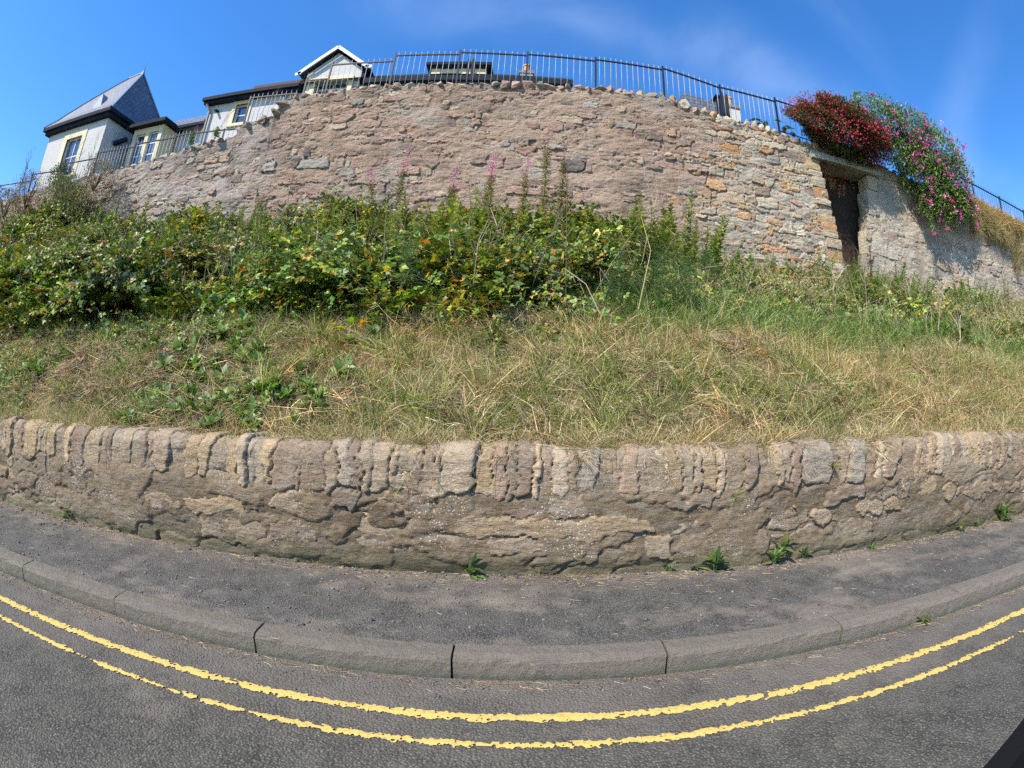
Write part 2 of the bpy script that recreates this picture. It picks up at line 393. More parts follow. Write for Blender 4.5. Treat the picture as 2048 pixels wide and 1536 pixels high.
# ------------------------------------------------------------------ rubble walls from a relief cut into stones
PAL = dict(
    mauve=(0.305, 0.205, 0.155), sand=(0.40, 0.31, 0.21), grey=(0.325, 0.288, 0.238), orange=(0.42, 0.235, 0.115),
    pink=(0.345, 0.222, 0.172), dark=(0.15, 0.125, 0.11), cream=(0.46, 0.395, 0.29), brown=(0.23, 0.17, 0.13), ochre=(0.43, 0.31, 0.175))
def cells(x, s, rows, seed, px=2.6):
    """rows: list of (s_centre, half_height, mean_length, vary). returns id, edge(F2-F1), local u,v, row no"""
    rg = np.random.RandomState(seed); rowdat = []; base = 0
    x0, x1 = x.min()-1.5, x.max()+1.5
    for (sc_, hh, ml, vr) in rows:
        n = int((x1-x0)/ml*1.8)+4; ln = ml*np.exp(rg.normal(0, vr, n)); e = x0+np.cumsum(ln); k = e < x1+1; ln = ln[k]; e = e[k]
        c = e-ln/2; rowdat.append((c, ln/2, sc_+rg.normal(0, hh*0.28, len(c)), hh*np.exp(rg.normal(0, 0.22, len(c))), base)); base += len(c)
    n = x.size; F1 = np.full(n, 9e9); F2 = F1.copy(); I1 = np.zeros(n, int); U = np.zeros(n); W = np.zeros(n)
    cent = np.array([r[0] for r in rows]); rn = np.abs(s[:, None]-cent[None, :]).argmin(1) if len(rows) < 60 else None
    for k, (c, hl, ss, hh, b0) in enumerate(rowdat):
        sel = np.where(np.abs(rn-k) <= 1)[0]
        if not len(sel): continue
        xx = x[sel]; sv = s[sel]; j0 = np.searchsorted(c, xx)
        for dj in (-2, -1, 0, 1):
            j = np.clip(j0+dj, 0, len(c)-1)
            u = (xx-c[j])/hl[j]; v = (sv-ss[j])/hh[j]; d = (np.abs(u)**px+np.abs(v)**px)**(1/px)
            ident = b0+j; f1 = F1[sel]; f2 = F2[sel]; i1 = I1[sel]
            better = (d < f1); same = (ident == i1) & (f1 < 9e8)
            nf2 = np.where(better & ~same, f1, np.where(~same & (d < f2), d, f2)); F2[sel] = nf2
            upd = better & ~same; F1[sel] = np.where(upd, d, f1); I1[sel] = np.where(upd, ident, i1)
            U[sel] = np.where(upd, u, U[sel]); W[sel] = np.where(upd, v, W[sel])
    return I1, F2-F1, U, W, base, F1
def rubble(thing, X2, S2, pos, rows, seed, m, stone_h, mortar_h, stone_col, mortar_col, keep=None, warp=0.03, limit=298, relief=0.03, edge=0.16, min_faces=7, ownname='stone'):
    """X2,S2 grids; pos(x,s,h)->(N,3)."""
    ny, nx = X2.shape; x = X2.ravel(); s = S2.ravel()
    wx = x+fbm(x*5, s*5, 3, seed+1)*warp+fbm(x*22, s*22, 2, seed+4)*warp*0.35; ws = s+fbm(x*5, s*5, 3, seed+2)*warp*0.8+fbm(x*22, s*22, 2, seed+5)*warp*0.3
    I, E, U, W, n, F1 = cells(wx, ws, rows, seed)
    rg = np.random.RandomState(seed+77)
    prot = stone_h(n, rg); tx = rg.normal(0, 0.18, n); tz = rg.normal(0.0, 0.22, n); rough_ = rg.uniform(0.5, 1.5, n)
    prof = sst(0.0, edge, E)
    Hs = prot[I]*prof + relief*(tx[I]*U*0.5+tz[I]*W*0.5)*prof + rough_[I]*relief*0.32*fbm(x*9+I*3.1, s*20+I*1.7, 4, seed+11)*(0.3+0.7*prof) - (1-prof)*relief*0.8
    Hs += relief*0.25*np.abs(fbm(x*4+I, s*26+I*2, 3, seed+13))*prof
    Hm = mortar_h(x, s)
    cs = stone_col(n, rg, np.bincount(I, x, n)/np.maximum(1, np.bincount(I, minlength=n))) if hasattr(stone_col, 'wants_x') else stone_col(n, rg); cm = mortar_col(x, s)
    Pm = pos(x, s, Hm); Ps = pos(x, s, Hs)
    idx = np.arange(ny*nx).reshape(ny, nx)
    Fq = np.stack([idx[:-1, :-1].ravel(), idx[:-1, 1:].ravel(), idx[1:, 1:].ravel(), idx[1:, :-1].ravel()], 1)
    kq = np.ones(len(Fq), bool) if keep is None else keep(x[Fq].mean(1), s[Fq].mean(1))
    over = Hs-Hm
    # mortar sheet
    fm = Fq[kq & ~((over[Fq] > relief*0.9).all(1) & False)]
    us = np.unique(fm); rm = np.full(len(x), -1); rm[us] = np.arange(len(us))
    fo = over[Fq].max(1) > -0.004
    fs = Fq[kq & fo]; fi = I[fs[:, 0]]
    order = np.argsort(fi, kind='stable'); fs = fs[order]; fi = fi[order]
    mk_m = (us, rm[fm])
    ids, st, ct = np.unique(fi, return_index=True, return_counts=True)
    if m is M_up:
        damp = (1-0.30*sst(0.08, 0.5, fbm(x*2.2, s*0.4, 4, 700))-0.22*sst(0.1, 0.45, fbm(x*.8, s*1.2, 4, 701)))[:, None]; cm *= damp
    colv = cs[I]*(1+0.10*fbm(x*14, s*30, 3, seed+15))[:, None]
    link('mortar', mesh_np('mortar', Pm[mk_m[0]], mk_m[1], m, cm[mk_m[0]]), thing)
    big = np.argsort(-ct)[:limit]; big = [b for b in big if ct[b] >= min_faces]; bigset = set(big)
    def mk(name, f, kind=None, cc=None):
        us = np.unique(f); rm_ = np.searchsorted(us, f)
        return link(name, mesh_np(name, Ps[us], rm_, m, (colv if cc is None else cc)[us]), thing, kind=kind)
    rest = []
    for k in range(len(ids)):
        f = fs[st[k]:st[k]+ct[k]]
        if k in bigset:
            cc = np.repeat(cs[ids[k]][None], 1, 0)
            us = np.unique(f); rm_ = np.searchsorted(us, f)
            c_ = cs[ids[k]][None]*(1+0.10*fbm(x[us]*14, s[us]*30, 3, seed+15))[:, None]
            link(ownname, mesh_np(ownname, Ps[us], rm_, m, c_), thing)
        elif ct[k] >= 2: rest.append(f)
    if rest: mk('small_stones', np.concatenate(rest), 'stuff')
def palette(names, weights, jit=0.13):
    A = np.array([PAL[n] for n in names]); w_ = np.array(weights, float); w_ /= w_.sum()
    def f(n, rg):
        i = rg.choice(len(A), n, p=w_); c = A[i]; j = A[rg.choice(len(A), n, p=w_)]
        t = rg.uniform(0, 0.35, n)[:, None]; c = c*(1-t)+j*t
        return np.clip(c*np.exp(rg.normal(0, jit, n))[:, None], 0.02, 0.75)
    return f
def mkrows(s0, s1, h, vr, ml, seed, lv=0.4):
    rg = np.random.RandomState(seed); out_ = []; s = s0
    while s < s1:
        hh = h*math.exp(rg.normal(0, vr)); out_.append((s+hh/2, hh/2, ml*(0.7+0.3*hh/h), lv)); s += hh
    return out_

# ---- low wall beside the pavement
LWY = 2.862
def low_pos(x, s, h):
    # vertical face 0..0.70, rounded top, then back 0.25 m; slight batter
    H0, r = 0.70, 0.085; top = H0+r*math.pi/2
    wob = 0.02*fbm(x*0.8, x*0, 2, 41); zt = 0.018*fbm(x*2.3, x*0+5, 3, 43)
    y = np.zeros_like(x); z = np.zeros_like(x); ny_ = np.zeros_like(x); nz_ = np.zeros_like(x)
    a = s < H0; y = np.where(a, 0.05*s/H0, y); z = np.where(a, s, z); ny_ = np.where(a, -1, ny_)
    b = (s >= H0) & (s < top); t = np.clip((s-H0)/r, 0, math.pi/2)
    y = np.where(b, 0.05+r*(1-np.cos(t)), y); z = np.where(b, H0+r*np.sin(t), z); ny_ = np.where(b, -np.cos(t), ny_); nz_ = np.where(b, np.sin(t), nz_)
    c = s >= top; y = np.where(c, 0.05+r+(s-top), y); z = np.where(c, H0+r+zt*0, z); nz_ = np.where(c, 1, nz_)
    foot = 0.03*np.clip(1-s/0.12, 0, 1)
    return np.stack([x, LWY+wob+y+ny_*(h)+foot*0, SL*x+KH-0.03+z*(1+zt)+nz_*h], 1)
lw = empty('low_roadside_wall', (0, LWY, KH), label='low stone retaining wall along the pavement, crusty mortar and upright coping stones', cat='wall')
dx = 0.0115
xs = np.concatenate([np.arange(-11, -5.2, dx*2), np.arange(-5.2, 5.4, dx), np.arange(5.4, 11, dx*2)]); ss = np.arange(0, 1.06, 0.0115)
X2, S2 = np.meshgrid(xs, ss)
rows = [(0.06, 0.07, 0.36, 0.55), (0.19, 0.075, 0.24, 0.6), (0.32, 0.065, 0.30, 0.55), (0.44, 0.065, 0.24, 0.6), (0.76, 0.27, 0.082, 0.45)]
def lw_sh(n, rg):
    a_ = np.where(rg.rand(n) < 0.45, rg.uniform(0.002, 0.018, n), rg.uniform(0.014, 0.040, n)); k = int(n*0.58)
    a_[k:] = np.where(rg.rand(n-k) < 0.3, rg.uniform(0.004, 0.018, n-k), rg.uniform(0.012, 0.042, n-k)); return a_
def lw_mh(x, s):
    coat = fbm(x*2.1, s*3.3, 5, 101, 0.55); coat2 = fbm(x*1.3+7, s*2.9, 5, 108, 0.6)
    h = 0.019+0.016*fbm(x*2.6, s*3.6, 4, 103, .6)+0.007*fbm(x*14, s*16, 4, 104)+0.0022*fbm(x*50, s*50, 2, 109)
    h += 0.014*sst(-0.02, 0.012, coat)+0.010*sst(0.10, 0.13, coat2)
    h -= 0.03*np.clip(1-np.abs(fbm(x*1.2, s*3.6, 4, 105))*26, 0, 1)*sst(0.0, 0.25, fbm(x*1.1, s*2, 3, 106)+0.05)
    h -= 0.022*sst(0.48, 0.60, s+.08*fbm(x*4, s*0, 3, 111))
    h -= 0.022*sst(0.10, 0.02, s+0.05*fbm(x*3, x*0, 3, 107))
    return h
lcol = palette(['brown', 'mauve', 'grey', 'sand', 'ochre', 'cream'], [3.0, .4, 1.0, 3.4, 1.8, .7])
def lw_sc(n, rg):
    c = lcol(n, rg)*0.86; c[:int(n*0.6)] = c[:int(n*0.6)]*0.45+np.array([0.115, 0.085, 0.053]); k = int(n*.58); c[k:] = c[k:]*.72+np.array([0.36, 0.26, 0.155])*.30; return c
def lw_mc(x, s):
    t = (fbm(x*1.1, s*1.5, 5, 120)*0.5+0.5)[:, None]; c = np.array([0.165, 0.115, 0.068])*(1-t)+np.array([0.245, 0.188, 0.122])*t
    g = sst(0.1, 0.5, fbm(x*0.8, s*2+3, 4, 121))[:, None]*0.7; c = c*(1-g)+np.array([0.235, 0.192, 0.135])*g
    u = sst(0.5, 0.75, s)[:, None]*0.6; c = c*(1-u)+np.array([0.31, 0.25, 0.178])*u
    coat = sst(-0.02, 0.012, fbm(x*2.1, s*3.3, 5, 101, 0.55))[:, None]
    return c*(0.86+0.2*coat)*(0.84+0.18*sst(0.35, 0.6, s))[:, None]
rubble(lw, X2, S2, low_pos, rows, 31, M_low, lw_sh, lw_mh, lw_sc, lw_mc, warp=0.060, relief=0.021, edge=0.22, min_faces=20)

# ---- upper walls
def ztop(x): return np.interp(x, [-22, -19, -12, -10, -8.2, -7.5, -7.42, -6.46, -6.34, -5.3, -3.7, -2, 0, 3.2, 3.6, 4, 5, 6.8, 7.3, 9, 11, 13.6, 17, 22],
                              [6.4, 6.6, 6.72, 6.86, 7.08, 7.14, 7.46, 7.66, 8.12, 8.2, 8.28, 8.28, 8.34, 8.40, 8.25, 8.14, 8.02, 7.92, 7.90, 7.82, 7.72, 7.45, 7.42, 7.4])
def zb(x): return np.interp(x, [-22, -19, -15, -12, -8, -5, 0, 4, 8, 12, 17, 22], [6.0, 5.9, 5.5, 4.75, 4.4, 4.1, 4.0, 3.9, 4.1, 4.5, 5.1, 5.4])
UY = 9.95
def up_pos(x, s, h):
    zbot = 3.3
    y = UY+0.10*(s-4)/4-h+0.04*fbm(x*0.35, s*0.4, 2, 61)
    return np.stack([x, y, s], 1)
def up_grid(x0, x1, d, zlo, extra=0.0):
    xs = np.arange(x0, x1+d*0.5, d); v = np.linspace(0, 1, int(4.6/d)); X, V = np.meshgrid(xs, v)
    zt = ztop(X)+extra+0.04*fbm(X*3, X*0, 2, 66); zl = zlo(X); return X, zl+(zt-zl)*V
dn = [0.0]
def up_mh(x, s):
    h = 0.032+0.050*fbm(x*1.7, s*2.6, 5, 201, .6)+0.022*fbm(x*6, s*12, 4, 202)+0.005*fbm(x*26, s*36, 2, 203)
    h -= 0.05*np.clip(1-np.abs(fbm(x*1.9, s*6, 4, 205))*16, 0, 1)*sst(0.05, 0.3, fbm(x*1.5, s*2.5, 3, 206))
    h += 0.010*sst(-0.05, 0.0, fbm(x*2.5, s*5, 4, 204))
    rt = sst(3.2, 4.6, x)*sst(9.0, 7.5, x); h -= 0.022*rt
    return h
def up_sh(n, rg): return np.where(rg.rand(n) < 0.5, rg.uniform(0.008, 0.03, n), rg.uniform(0.022, 0.062, n))
ucol = palette(['mauve', 'sand', 'grey', 'pink', 'brown', 'orange', 'cream', 'dark'], [5, 1.3, 2.2, 2.4, 1.6, 0.35, 0.3, 0.5])
rcol = palette(['cream', 'sand', 'grey', 'orange', 'mauve', 'ochre', 'brown'], [2.0, 3.4, 1.8, 1.5, 1.3, 1.0, 1.0])
gcol = palette(['grey', 'cream', 'pink', 'brown', 'sand'], [2.6, 1.6, 1.2, 0.9, 1.6])
def up_mc(x, s):
    t = (fbm(x*0.9, s*1.3, 5, 220)*0.5+0.5)[:, None]; c = np.array([0.290, 0.190, 0.130])*(1-t)+np.array([0.365, 0.275, 0.205])*t
    g = (sst(3.2, 5.0, x+0.5*fbm(x, s, 3, 222))*0.85)[:, None]; c = c*(1-g)+np.array([0.40, 0.345, 0.275])*g
    l = (sst(-5.4, -7.2, x+0.8*fbm(x, s, 3, 223))*0.5)[:, None]; c = c*(1-l)+np.array([0.36, 0.335, 0.315])*l
    p = sst(0.2, 0.5, fbm(x*0.7, s*1.1, 4, 224))[:, None]*0.5; c = c*(1-p)+np.array([0.36, 0.32, 0.27])*p
    return c
uw = empty('upper_retaining_wall', (0, UY, 4.2), label='tall pinkish rubble wall above the bank, turning paler and sandier towards the dark doorway', cat='wall')
def rubble_up(thing, grid, rows, seed, sc_fn, keep=None, limit=298, edge=0.2, sh=up_sh, warp=0.055):
    X_, S_ = grid
    rubble(thing, X_, S_, up_pos, rows, seed, M_up, sh, up_mh, sc_fn, up_mc, keep=keep, limit=limit, warp=warp, relief=0.060, edge=edge, min_faces=8)
def openL(z): return np.interp(z, [4.3, 5.0, 6.0, 7.3], [7.80, 7.70, 7.45, 7.20])
Xa, Sa = up_grid(-6.42, 7.95, 0.0235, lambda x: zb(x)-0.35)
rows = mkrows(3.2, 8.6, 0.155, 0.36, 0.29, 5, .55)
def both(n, rg, cx):
    a_ = ucol(n, rg); b_ = rcol(n, rg); t = sst(3.0, 4.6, cx+rg.normal(0, .5, n))[:, None]; return a_*(1-t)+b_*t
both.wants_x = True
rubble_up(uw, (Xa, Sa), rows, 51, both, keep=lambda x, s: (x < openL(s)-0.02+0.04*fbm(x*0, s*5, 2, 8)) | (s > 7.47))
uw3 = empty('upper_retaining_wall', (11, UY, 4.2), label='grey mortared wall right of the doorway, under the flowering bushes', cat='wall')
def openR(z): return np.interp(z, [4.3, 6.0, 7.45], [8.50, 8.62, 8.92])
Xc, Sc = up_grid(8.40, 21, 0.034, lambda x: zb(x)-0.35)
rows3 = mkrows(3.2, 8.6, 0.21, 0.3, 0.42, 13)
rubble_up(uw3, (Xc, Sc), rows3, 59, gcol, edge=0.14, keep=lambda x, s: (x > openR(s)+0.05*fbm(x*0, s*5, 2, 9)), sh=lambda n, rg: np.where(rg.rand(n) < 0.6, rg.uniform(0.0, 0.03, n), rg.uniform(0.03, 0.075, n)))
lwl = empty('lower_terrace_wall', (-10, UY, 4.5), label='lower stretch of rubble wall stepping down on the left, below the houses', cat='wall')
Xd, Sd = up_grid(-21, -6.42, 0.034, lambda x: zb(x)-0.35)
rows4 = mkrows(3.2, 8.6, 0.15, 0.28, 0.30, 17)
rubble_up(lwl, (Xd, Sd), rows4, 63, palette(['mauve', 'grey', 'sand', 'pink', 'brown', 'cream'], [3, 3, 1.6, 1.2, 1, 0.7]))

# backing of the walls (mass behind the face), with the door recess left open
M_back = simple('wall_core', (0.2, 0.17, 0.15), 0.95, 0.1, 0.3, 5, 0.6, 20)
def core(parent, x0, x1, n):
    def f(bm):
        xs_ = [x0+(x1-x0)*i/n for i in range(n+1)]
        vs = [[bm.verts.new((x, UY+0.16, 3.0)), bm.verts.new((x, UY+0.16, float(ztop(x))-0.05)), bm.verts.new((x, UY+0.55, float(ztop(x))-0.05)), bm.verts.new((x, UY+0.55, 3.0))] for x in xs_]
        for a, b in zip(vs[:-1], vs[1:]):
            for k in range(3): bm.faces.new((a[k], b[k], b[k+1], a[k+1]))
        bm.faces.new(vs[0][::-1]); bm.faces.new(vs[-1])
    part('wall_core', parent, f, M_back)
core(uw, -6.42, 7.10, 30); core(uw3, 9.25, 21, 20); core(lwl, -21, -6.44, 30)

# rocks for copings
def rock_mesh(seed, m, name='coping_stone', sub=2, flat=False):
    rr = random.Random(seed); bm = bmesh.new(); bmesh.ops.create_icosphere(bm, subdivisions=sub, radius=0.5)
    pl = [(Vector((rr.gauss(0, 1), rr.gauss(0, 1), rr.gauss(0, 1))).normalized(), rr.uniform(0.16, 0.36)) for _ in range(9)]
    ph = [rr.uniform(0, 9) for _ in range(6)]
    for v in bm.verts:
        for n, d in pl:
            e = v.co.dot(n)-d
            if e > 0: v.co -= n*e*0.92
        c = v.co; v.co += c.normalized()*0.045*(math.sin(c.x*11+ph[0])+math.sin(c.y*13+ph[1])+math.sin(c.z*12+ph[2]))
    me = bm_mesh(name, bm, m, False); return me
def rock_mat(name, cols):
    b = MB(name, 0.92, 0.15); ri = b.add('ShaderNodeObjectInfo').outputs['Random']
    n = b.add('ShaderNodeValToRGB'); n.color_ramp.interpolation = 'CONSTANT'; e = n.color_ramp.elements
    while len(e) < len(cols): e.new(0.5)
    for i, c in enumerate(cols): e[i].position = i/len(cols); e[i].color = (*c, 1)
    b.lk(ri, n.inputs[0]); c = n.outputs[0]
    c = b.mix(1.0, c, b.ramp(b.noise(20, 6, 0.7), [(0.25, 0.6), (0.75, 1.35)]), 'MULTIPLY')
    c = b.mix(b.ramp(b.noise(7, 4, 0.6), [(0.5, 0.0), (0.66, 0.5)]), c, (0.42, 0.40, 0.36))
    b.col(c); n1 = b.bump(b.noise(28, 6, 0.7, stretch=(0.6, 0.6, 1.6)), 0.8, 0.02); b.nrm(b.bump(b.noise(130, 3, 0.7), 0.5, 0.005, n1)); return b.m
M_cope = rock_mat('coping_rock', [PAL[k] for k in ('mauve', 'sand', 'grey', 'brown', 'pink', 'cream', 'mauve', 'sand')])
M_cope2 = rock_mat('coping_rock_pale', [PAL[k] for k in ('cream', 'sand', 'grey', 'cream', 'orange', 'cream', 'grey', 'sand')])
rocks = [rock_mesh(100+i, M_cope) for i in range(8)]; rocks2 = [rock_mesh(200+i, M_cope2) for i in range(8)]
x = -20.8
while x < 20.5:
    pale = x > 3.9
    wd = rnd.uniform(0.16, 0.36)
    if 12.4 < x: x += wd; continue
    par = lwl if x < -6.42 else uw if x < 7.95 else uw3
    gap = (-7.5 < x < -6.3)
    h = rnd.uniform(0.17, 0.34)*(1.2 if pale and x < 7 else 1); wd *= rnd.uniform(.8, 1.3)
    if not gap or rnd.random() < 0.5:
        o = link('coping_stone', (rocks2 if pale else rocks)[rnd.randrange(8)], par)
        o.matrix_parent_inverse = Matrix.Identity(4)
        o.location = Vector((x+wd/2, UY+0.16+rnd.uniform(-0.04, 0.04), float(ztop(x+wd/2))+h*0.05))-par.location
        o.scale = (wd*1.42, rnd.uniform(0.24, 0.40), h*1.25); o.rotation_euler = (rnd.uniform(-.3, .3), rnd.uniform(-.35, .35), rnd.uniform(-0.7, 0.7))
    x += wd*0.92
# fix parenting of world-space relief meshes: parents carry an offset
for p in (uw, uw3, lwl, lw, kerb):
    for c in p.children:
        if c.name.startswith(('mortar', 'stone', 'small_stones', 'wall_core')): c.location = -p.location
        if c.name.startswith('kerb_stone'): c.location = c.location+Vector((0, 0.0, 0))
# two big blocks at the step in the left wall
for (bx, bz_, sx, sz) in ((-7.2, 7.45, 0.5, 0.34), (-6.75, 7.58, 0.62, 0.36), (-6.28, 8.0, 0.5, 0.3), (-6.42, 7.75, 0.4, 0.4)):
    o = link('coping_stone', rocks[rnd.randrange(8)], lwl); o.location = Vector((bx, UY+0.12, bz_))-lwl.location; o.scale = (sx, 0.5, sz); o.rotation_euler = (0.1, -0.15, rnd.random()*0.4)

# ---- doorway recess between the walls
dw = empty('wall_doorway', (7.75, UY, 4.4), label='dark narrow doorway recess in the stone wall under a concrete lintel', cat='doorway')
M_lintel = simple('lintel_concrete', (0.30, 0.285, 0.25), 0.9, 0.2, 0.35, 12, 0.6, 60)
M_in = stone_mat('recess_stone', 1.0)
def lp(v): return Vector(v)-dw.location
def jamb(x0, x1, xi0, xi1, ya, yb, z0, z1, seed, colr, name, hr=(.14, .34), jt=1.0):
    # a stacked jamb of blocks: each block a part
    z = z0; k = 0; rr = random.Random(seed)
    while z < z1-0.05:
        h = min(rr.uniform(*hr), z1-z); f = (z-z0)/(z1-z0)
        xa = x0+(xi0-x0)*f; xb = x1+(xi1-x1)*f
        bm = bmesh.new(); bmesh.ops.create_cube(bm, size=1)
        bmesh.ops.subdivide_edges(bm, edges=bm.edges[:], cuts=2, use_grid_fill=True)
        j1 = rr.uniform(-0.03, 0.03)*jt; j2 = rr.uniform(-0.05, 0.03)*jt
        for v in bm.verts:
            c = v.co.copy(); rd = 1-0.05*max(0, c.length-0.62)/0.25
            v.co = Vector((xa+(c.x*rd+.5)*(xb-xa)+j1+rr.uniform(-.012, .012), ya+j2+(c.y*rd+.5)*(yb-ya)+rr.uniform(-.01, .01), z+(c.z*(rd)+.5)*h*0.97+rr.uniform(-.008, .008)))
        me = bm_mesh(name, bm, M_in, False)
        ca = me.color_attributes.new('Col', 'FLOAT_COLOR', 'POINT'); c0 = np.array(PAL[rr.choice(colr)])*rr.uniform(0.85, 1.15)
        a_ = np.ones((len(me.vertices), 4), np.float32); a_[:, :3] = c0; ca.data.foreach_set('color', a_.ravel())
        link(name, me, dw, -dw.location); z += h
jamb(7.35, 7.84, 6.80, 7.20, UY+0.0, UY+0.75, 4.1, 7.47, 3, ['orange', 'ochre', 'sand', 'cream', 'orange', 'sand'], 'jamb_stone')
jamb(8.50, 9.05, 8.92, 9.25, UY+0.03, UY+0.48, 4.1, 7.45, 6, ['cream', 'grey', 'grey', 'sand'], 'jamb_stone', (.34, .72), .25)
pbox('lintel', dw, tuple(lp((6.98, UY-0.10, 7.46))), tuple(lp((9.3, UY+0.62, 7.64))), M_lintel)
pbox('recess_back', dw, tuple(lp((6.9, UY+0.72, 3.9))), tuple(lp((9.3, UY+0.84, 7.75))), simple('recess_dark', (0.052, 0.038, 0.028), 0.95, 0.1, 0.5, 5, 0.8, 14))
# ------------------------------------------------------------------ bank and terraces
def bz(x, y):
    t = (y-3.2)/6.8; z0 = .86+.0533*x
    return z0+(zb(x)-z0)*(t+.045*np.sin(2*np.pi*np.clip(t, 0, 1)))
def bank_z(x, y): return bz(x, y)+(0.13*fbm(x*1.1, y*1.3, 3, 301)+0.11*fbm(x*2.9, y*2.9, 3, 302))*sst(3.15, 3.6, y)
xs = np.linspace(-24, 24, 480); ys = np.linspace(3.02, 10.4, 90); X, Y = np.meshgrid(xs, ys)
Z = bank_z(X, Y); Z = np.where(Y < 3.2, np.minimum(Z, 0.85+SL*X), Z)
i = np.arange(89*480).reshape(89, 480)[:, :-1].ravel()
o = link('bank', mesh_np('bank', np.stack([X.ravel(), Y.ravel(), Z.ravel()], 1), np.stack([i, i+1, i+481, i+480], 1), M_soil)); o['kind'] = 'structure'
def terr(bm):
    for (x0, x1, z) in ((-60, -6.6, 6.35), (-6.6, 7.1, 7.9), (9.3, 60, 7.1)):
        box(bm, (x0, UY+0.5, z-8), (x1, 45, z))
    box(bm, (7.1, UY+0.86, 0), (9.3, 44.9, 7.4))
o = part('terrace', None, terr, M_turf); o['kind'] = 'structure'

# ------------------------------------------------------------------ railings
M_rail = simple('railing_paint_shaded', (0.010, 0.014, 0.030), 0.5, 0.35, 0.3, 30)  # shade on the rail undersides is put into this dark colour; posts share it
M_bar = simple('railing_paint_sunlit', (0.34, 0.34, 0.35), 0.4, 0.5, 0.4, 12)  # same railing paint, paler: sunlight on the bars is put into the colour
def railing(label, y, panels, posts, zbot, bar=0.143, bm_=M_bar, sink=0.12):
    px = (panels[0][0]+panels[-1][1])/2
    f = empty('railing', (px, y, float(zbot(px))), label=label, cat='railing', group='railings above the walls'); off = -f.location
    for (x0, x1, z0, z1) in panels:
        o = part('rail', f, lambda b: beam(b, (x0, y, z0), (x1, y, z1), 0.04, 0.032), M_rail); o.location = off
        zl0, zl1 = z0-0.97, z1-0.97
        o = part('rail', f, lambda b: beam(b, (x0, y, zl0), (x1, y, zl1), 0.035, 0.012), M_rail); o.location = off
        n = max(2, round((x1-x0)/bar))
        for k in range(n):
            x = x0+(x1-x0)*(k+0.5)/n; z = z0+(z1-z0)*(k+0.5)/n
            lean = rnd.gauss(0, 0.006)
            def bar_(b):
                cyl(b, (x, y-0.004, z-1.0-sink), (x+lean, y-0.004, z+0.10), 0.0072, 0.0072, 6)
                cyl(b, (x+lean, y-0.004, z+0.10), (x+lean, y-0.004, z+0.135), 0.0072, 0.001, 6)
            o = part('bar', f, bar_, bm_, smooth=True); o.location = off
    for (x, zt_) in posts:
        def pf(b):
            box(b, (x-0.02, y-0.02, zt_-1.2-sink), (x+0.02, y+0.02, zt_)); 
            poly(b, [(x-0.02, y-0.02, zt_+.001), (x+0.02, y-0.02, zt_+.001), (x+0.02, y+0.02, zt_+.001), (x-0.02, y+0.02, zt_+.001), (x, y, zt_+0.03)], [(0, 1, 4), (1, 2, 4), (2, 3, 4), (3, 0, 4)])
        o = part('post', f, pf, M_rail); o.location = off
    return f
RY = 10.17
railing('black railing of thin upright bars along the top of the tall middle wall', RY,
    [(-5.83, -5.24, 8.78, 8.77), (-5.20, -3.56, 9.22, 9.19), (-3.52, -1.91, 9.38, 9.36), (-1.87, -.25, 9.43, 9.38), (-.21, 1.42, 9.42, 9.38), (1.46, 3.12, 9.43, 9.39), (3.16, 4.63, 9.44, 9.14), (4.67, 6.22, 9.16, 9.11), (6.27, 7.9, 9.16, 9.06)],
    [(-5.85, 8.84), (-5.22, 9.32), (-3.54, 9.46), (-1.89, 9.50), (-.23, 9.50), (1.44, 9.50), (3.14, 9.50), (4.65, 9.24), (6.25, 9.24), (7.92, 9.16)], ztop)
railing('short railing panel at the step between the two wall heights', RY, [(-7.44, -6.0, 8.45, 8.39)], [(-7.46, 8.5)], ztop)
railing('grey railing stepping down the lower left wall in front of the white houses', RY,
    [(-19.4, -17.05, 7.47, 7.26), (-16.95, -15.15, 7.50, 7.33), (-15.08, -13.25, 7.54, 7.44), (-13.17, -11.48, 7.62, 7.52), (-11.41, -9.83, 7.60, 7.56), (-9.76, -7.53, 7.61, 7.51)],
    [(-19.45, 7.5), (-17.0, 7.58), (-15.1, 7.60), (-13.2, 7.68), (-11.44, 7.66), (-9.79, 7.68), (-8.05, 7.56)], ztop)
railing('blue-black railing sloping down beyond the flowering bushes at the right end', 10.32,
    [(11.0, 12.58, 8.93, 8.84), (12.62, 14.22, 8.84, 8.72), (14.26, 15.85, 8.71, 8.62), (15.89, 17.48, 8.62, 8.54), (17.52, 19.2, 8.54, 8.45)],
    [(12.6, 8.92), (14.24, 8.80), (15.87, 8.70), (17.5, 8.62)], ztop, bm_=simple('railing_bar_blue', (0.04, 0.045, 0.06), 0.45, 0.5), sink=0.35)

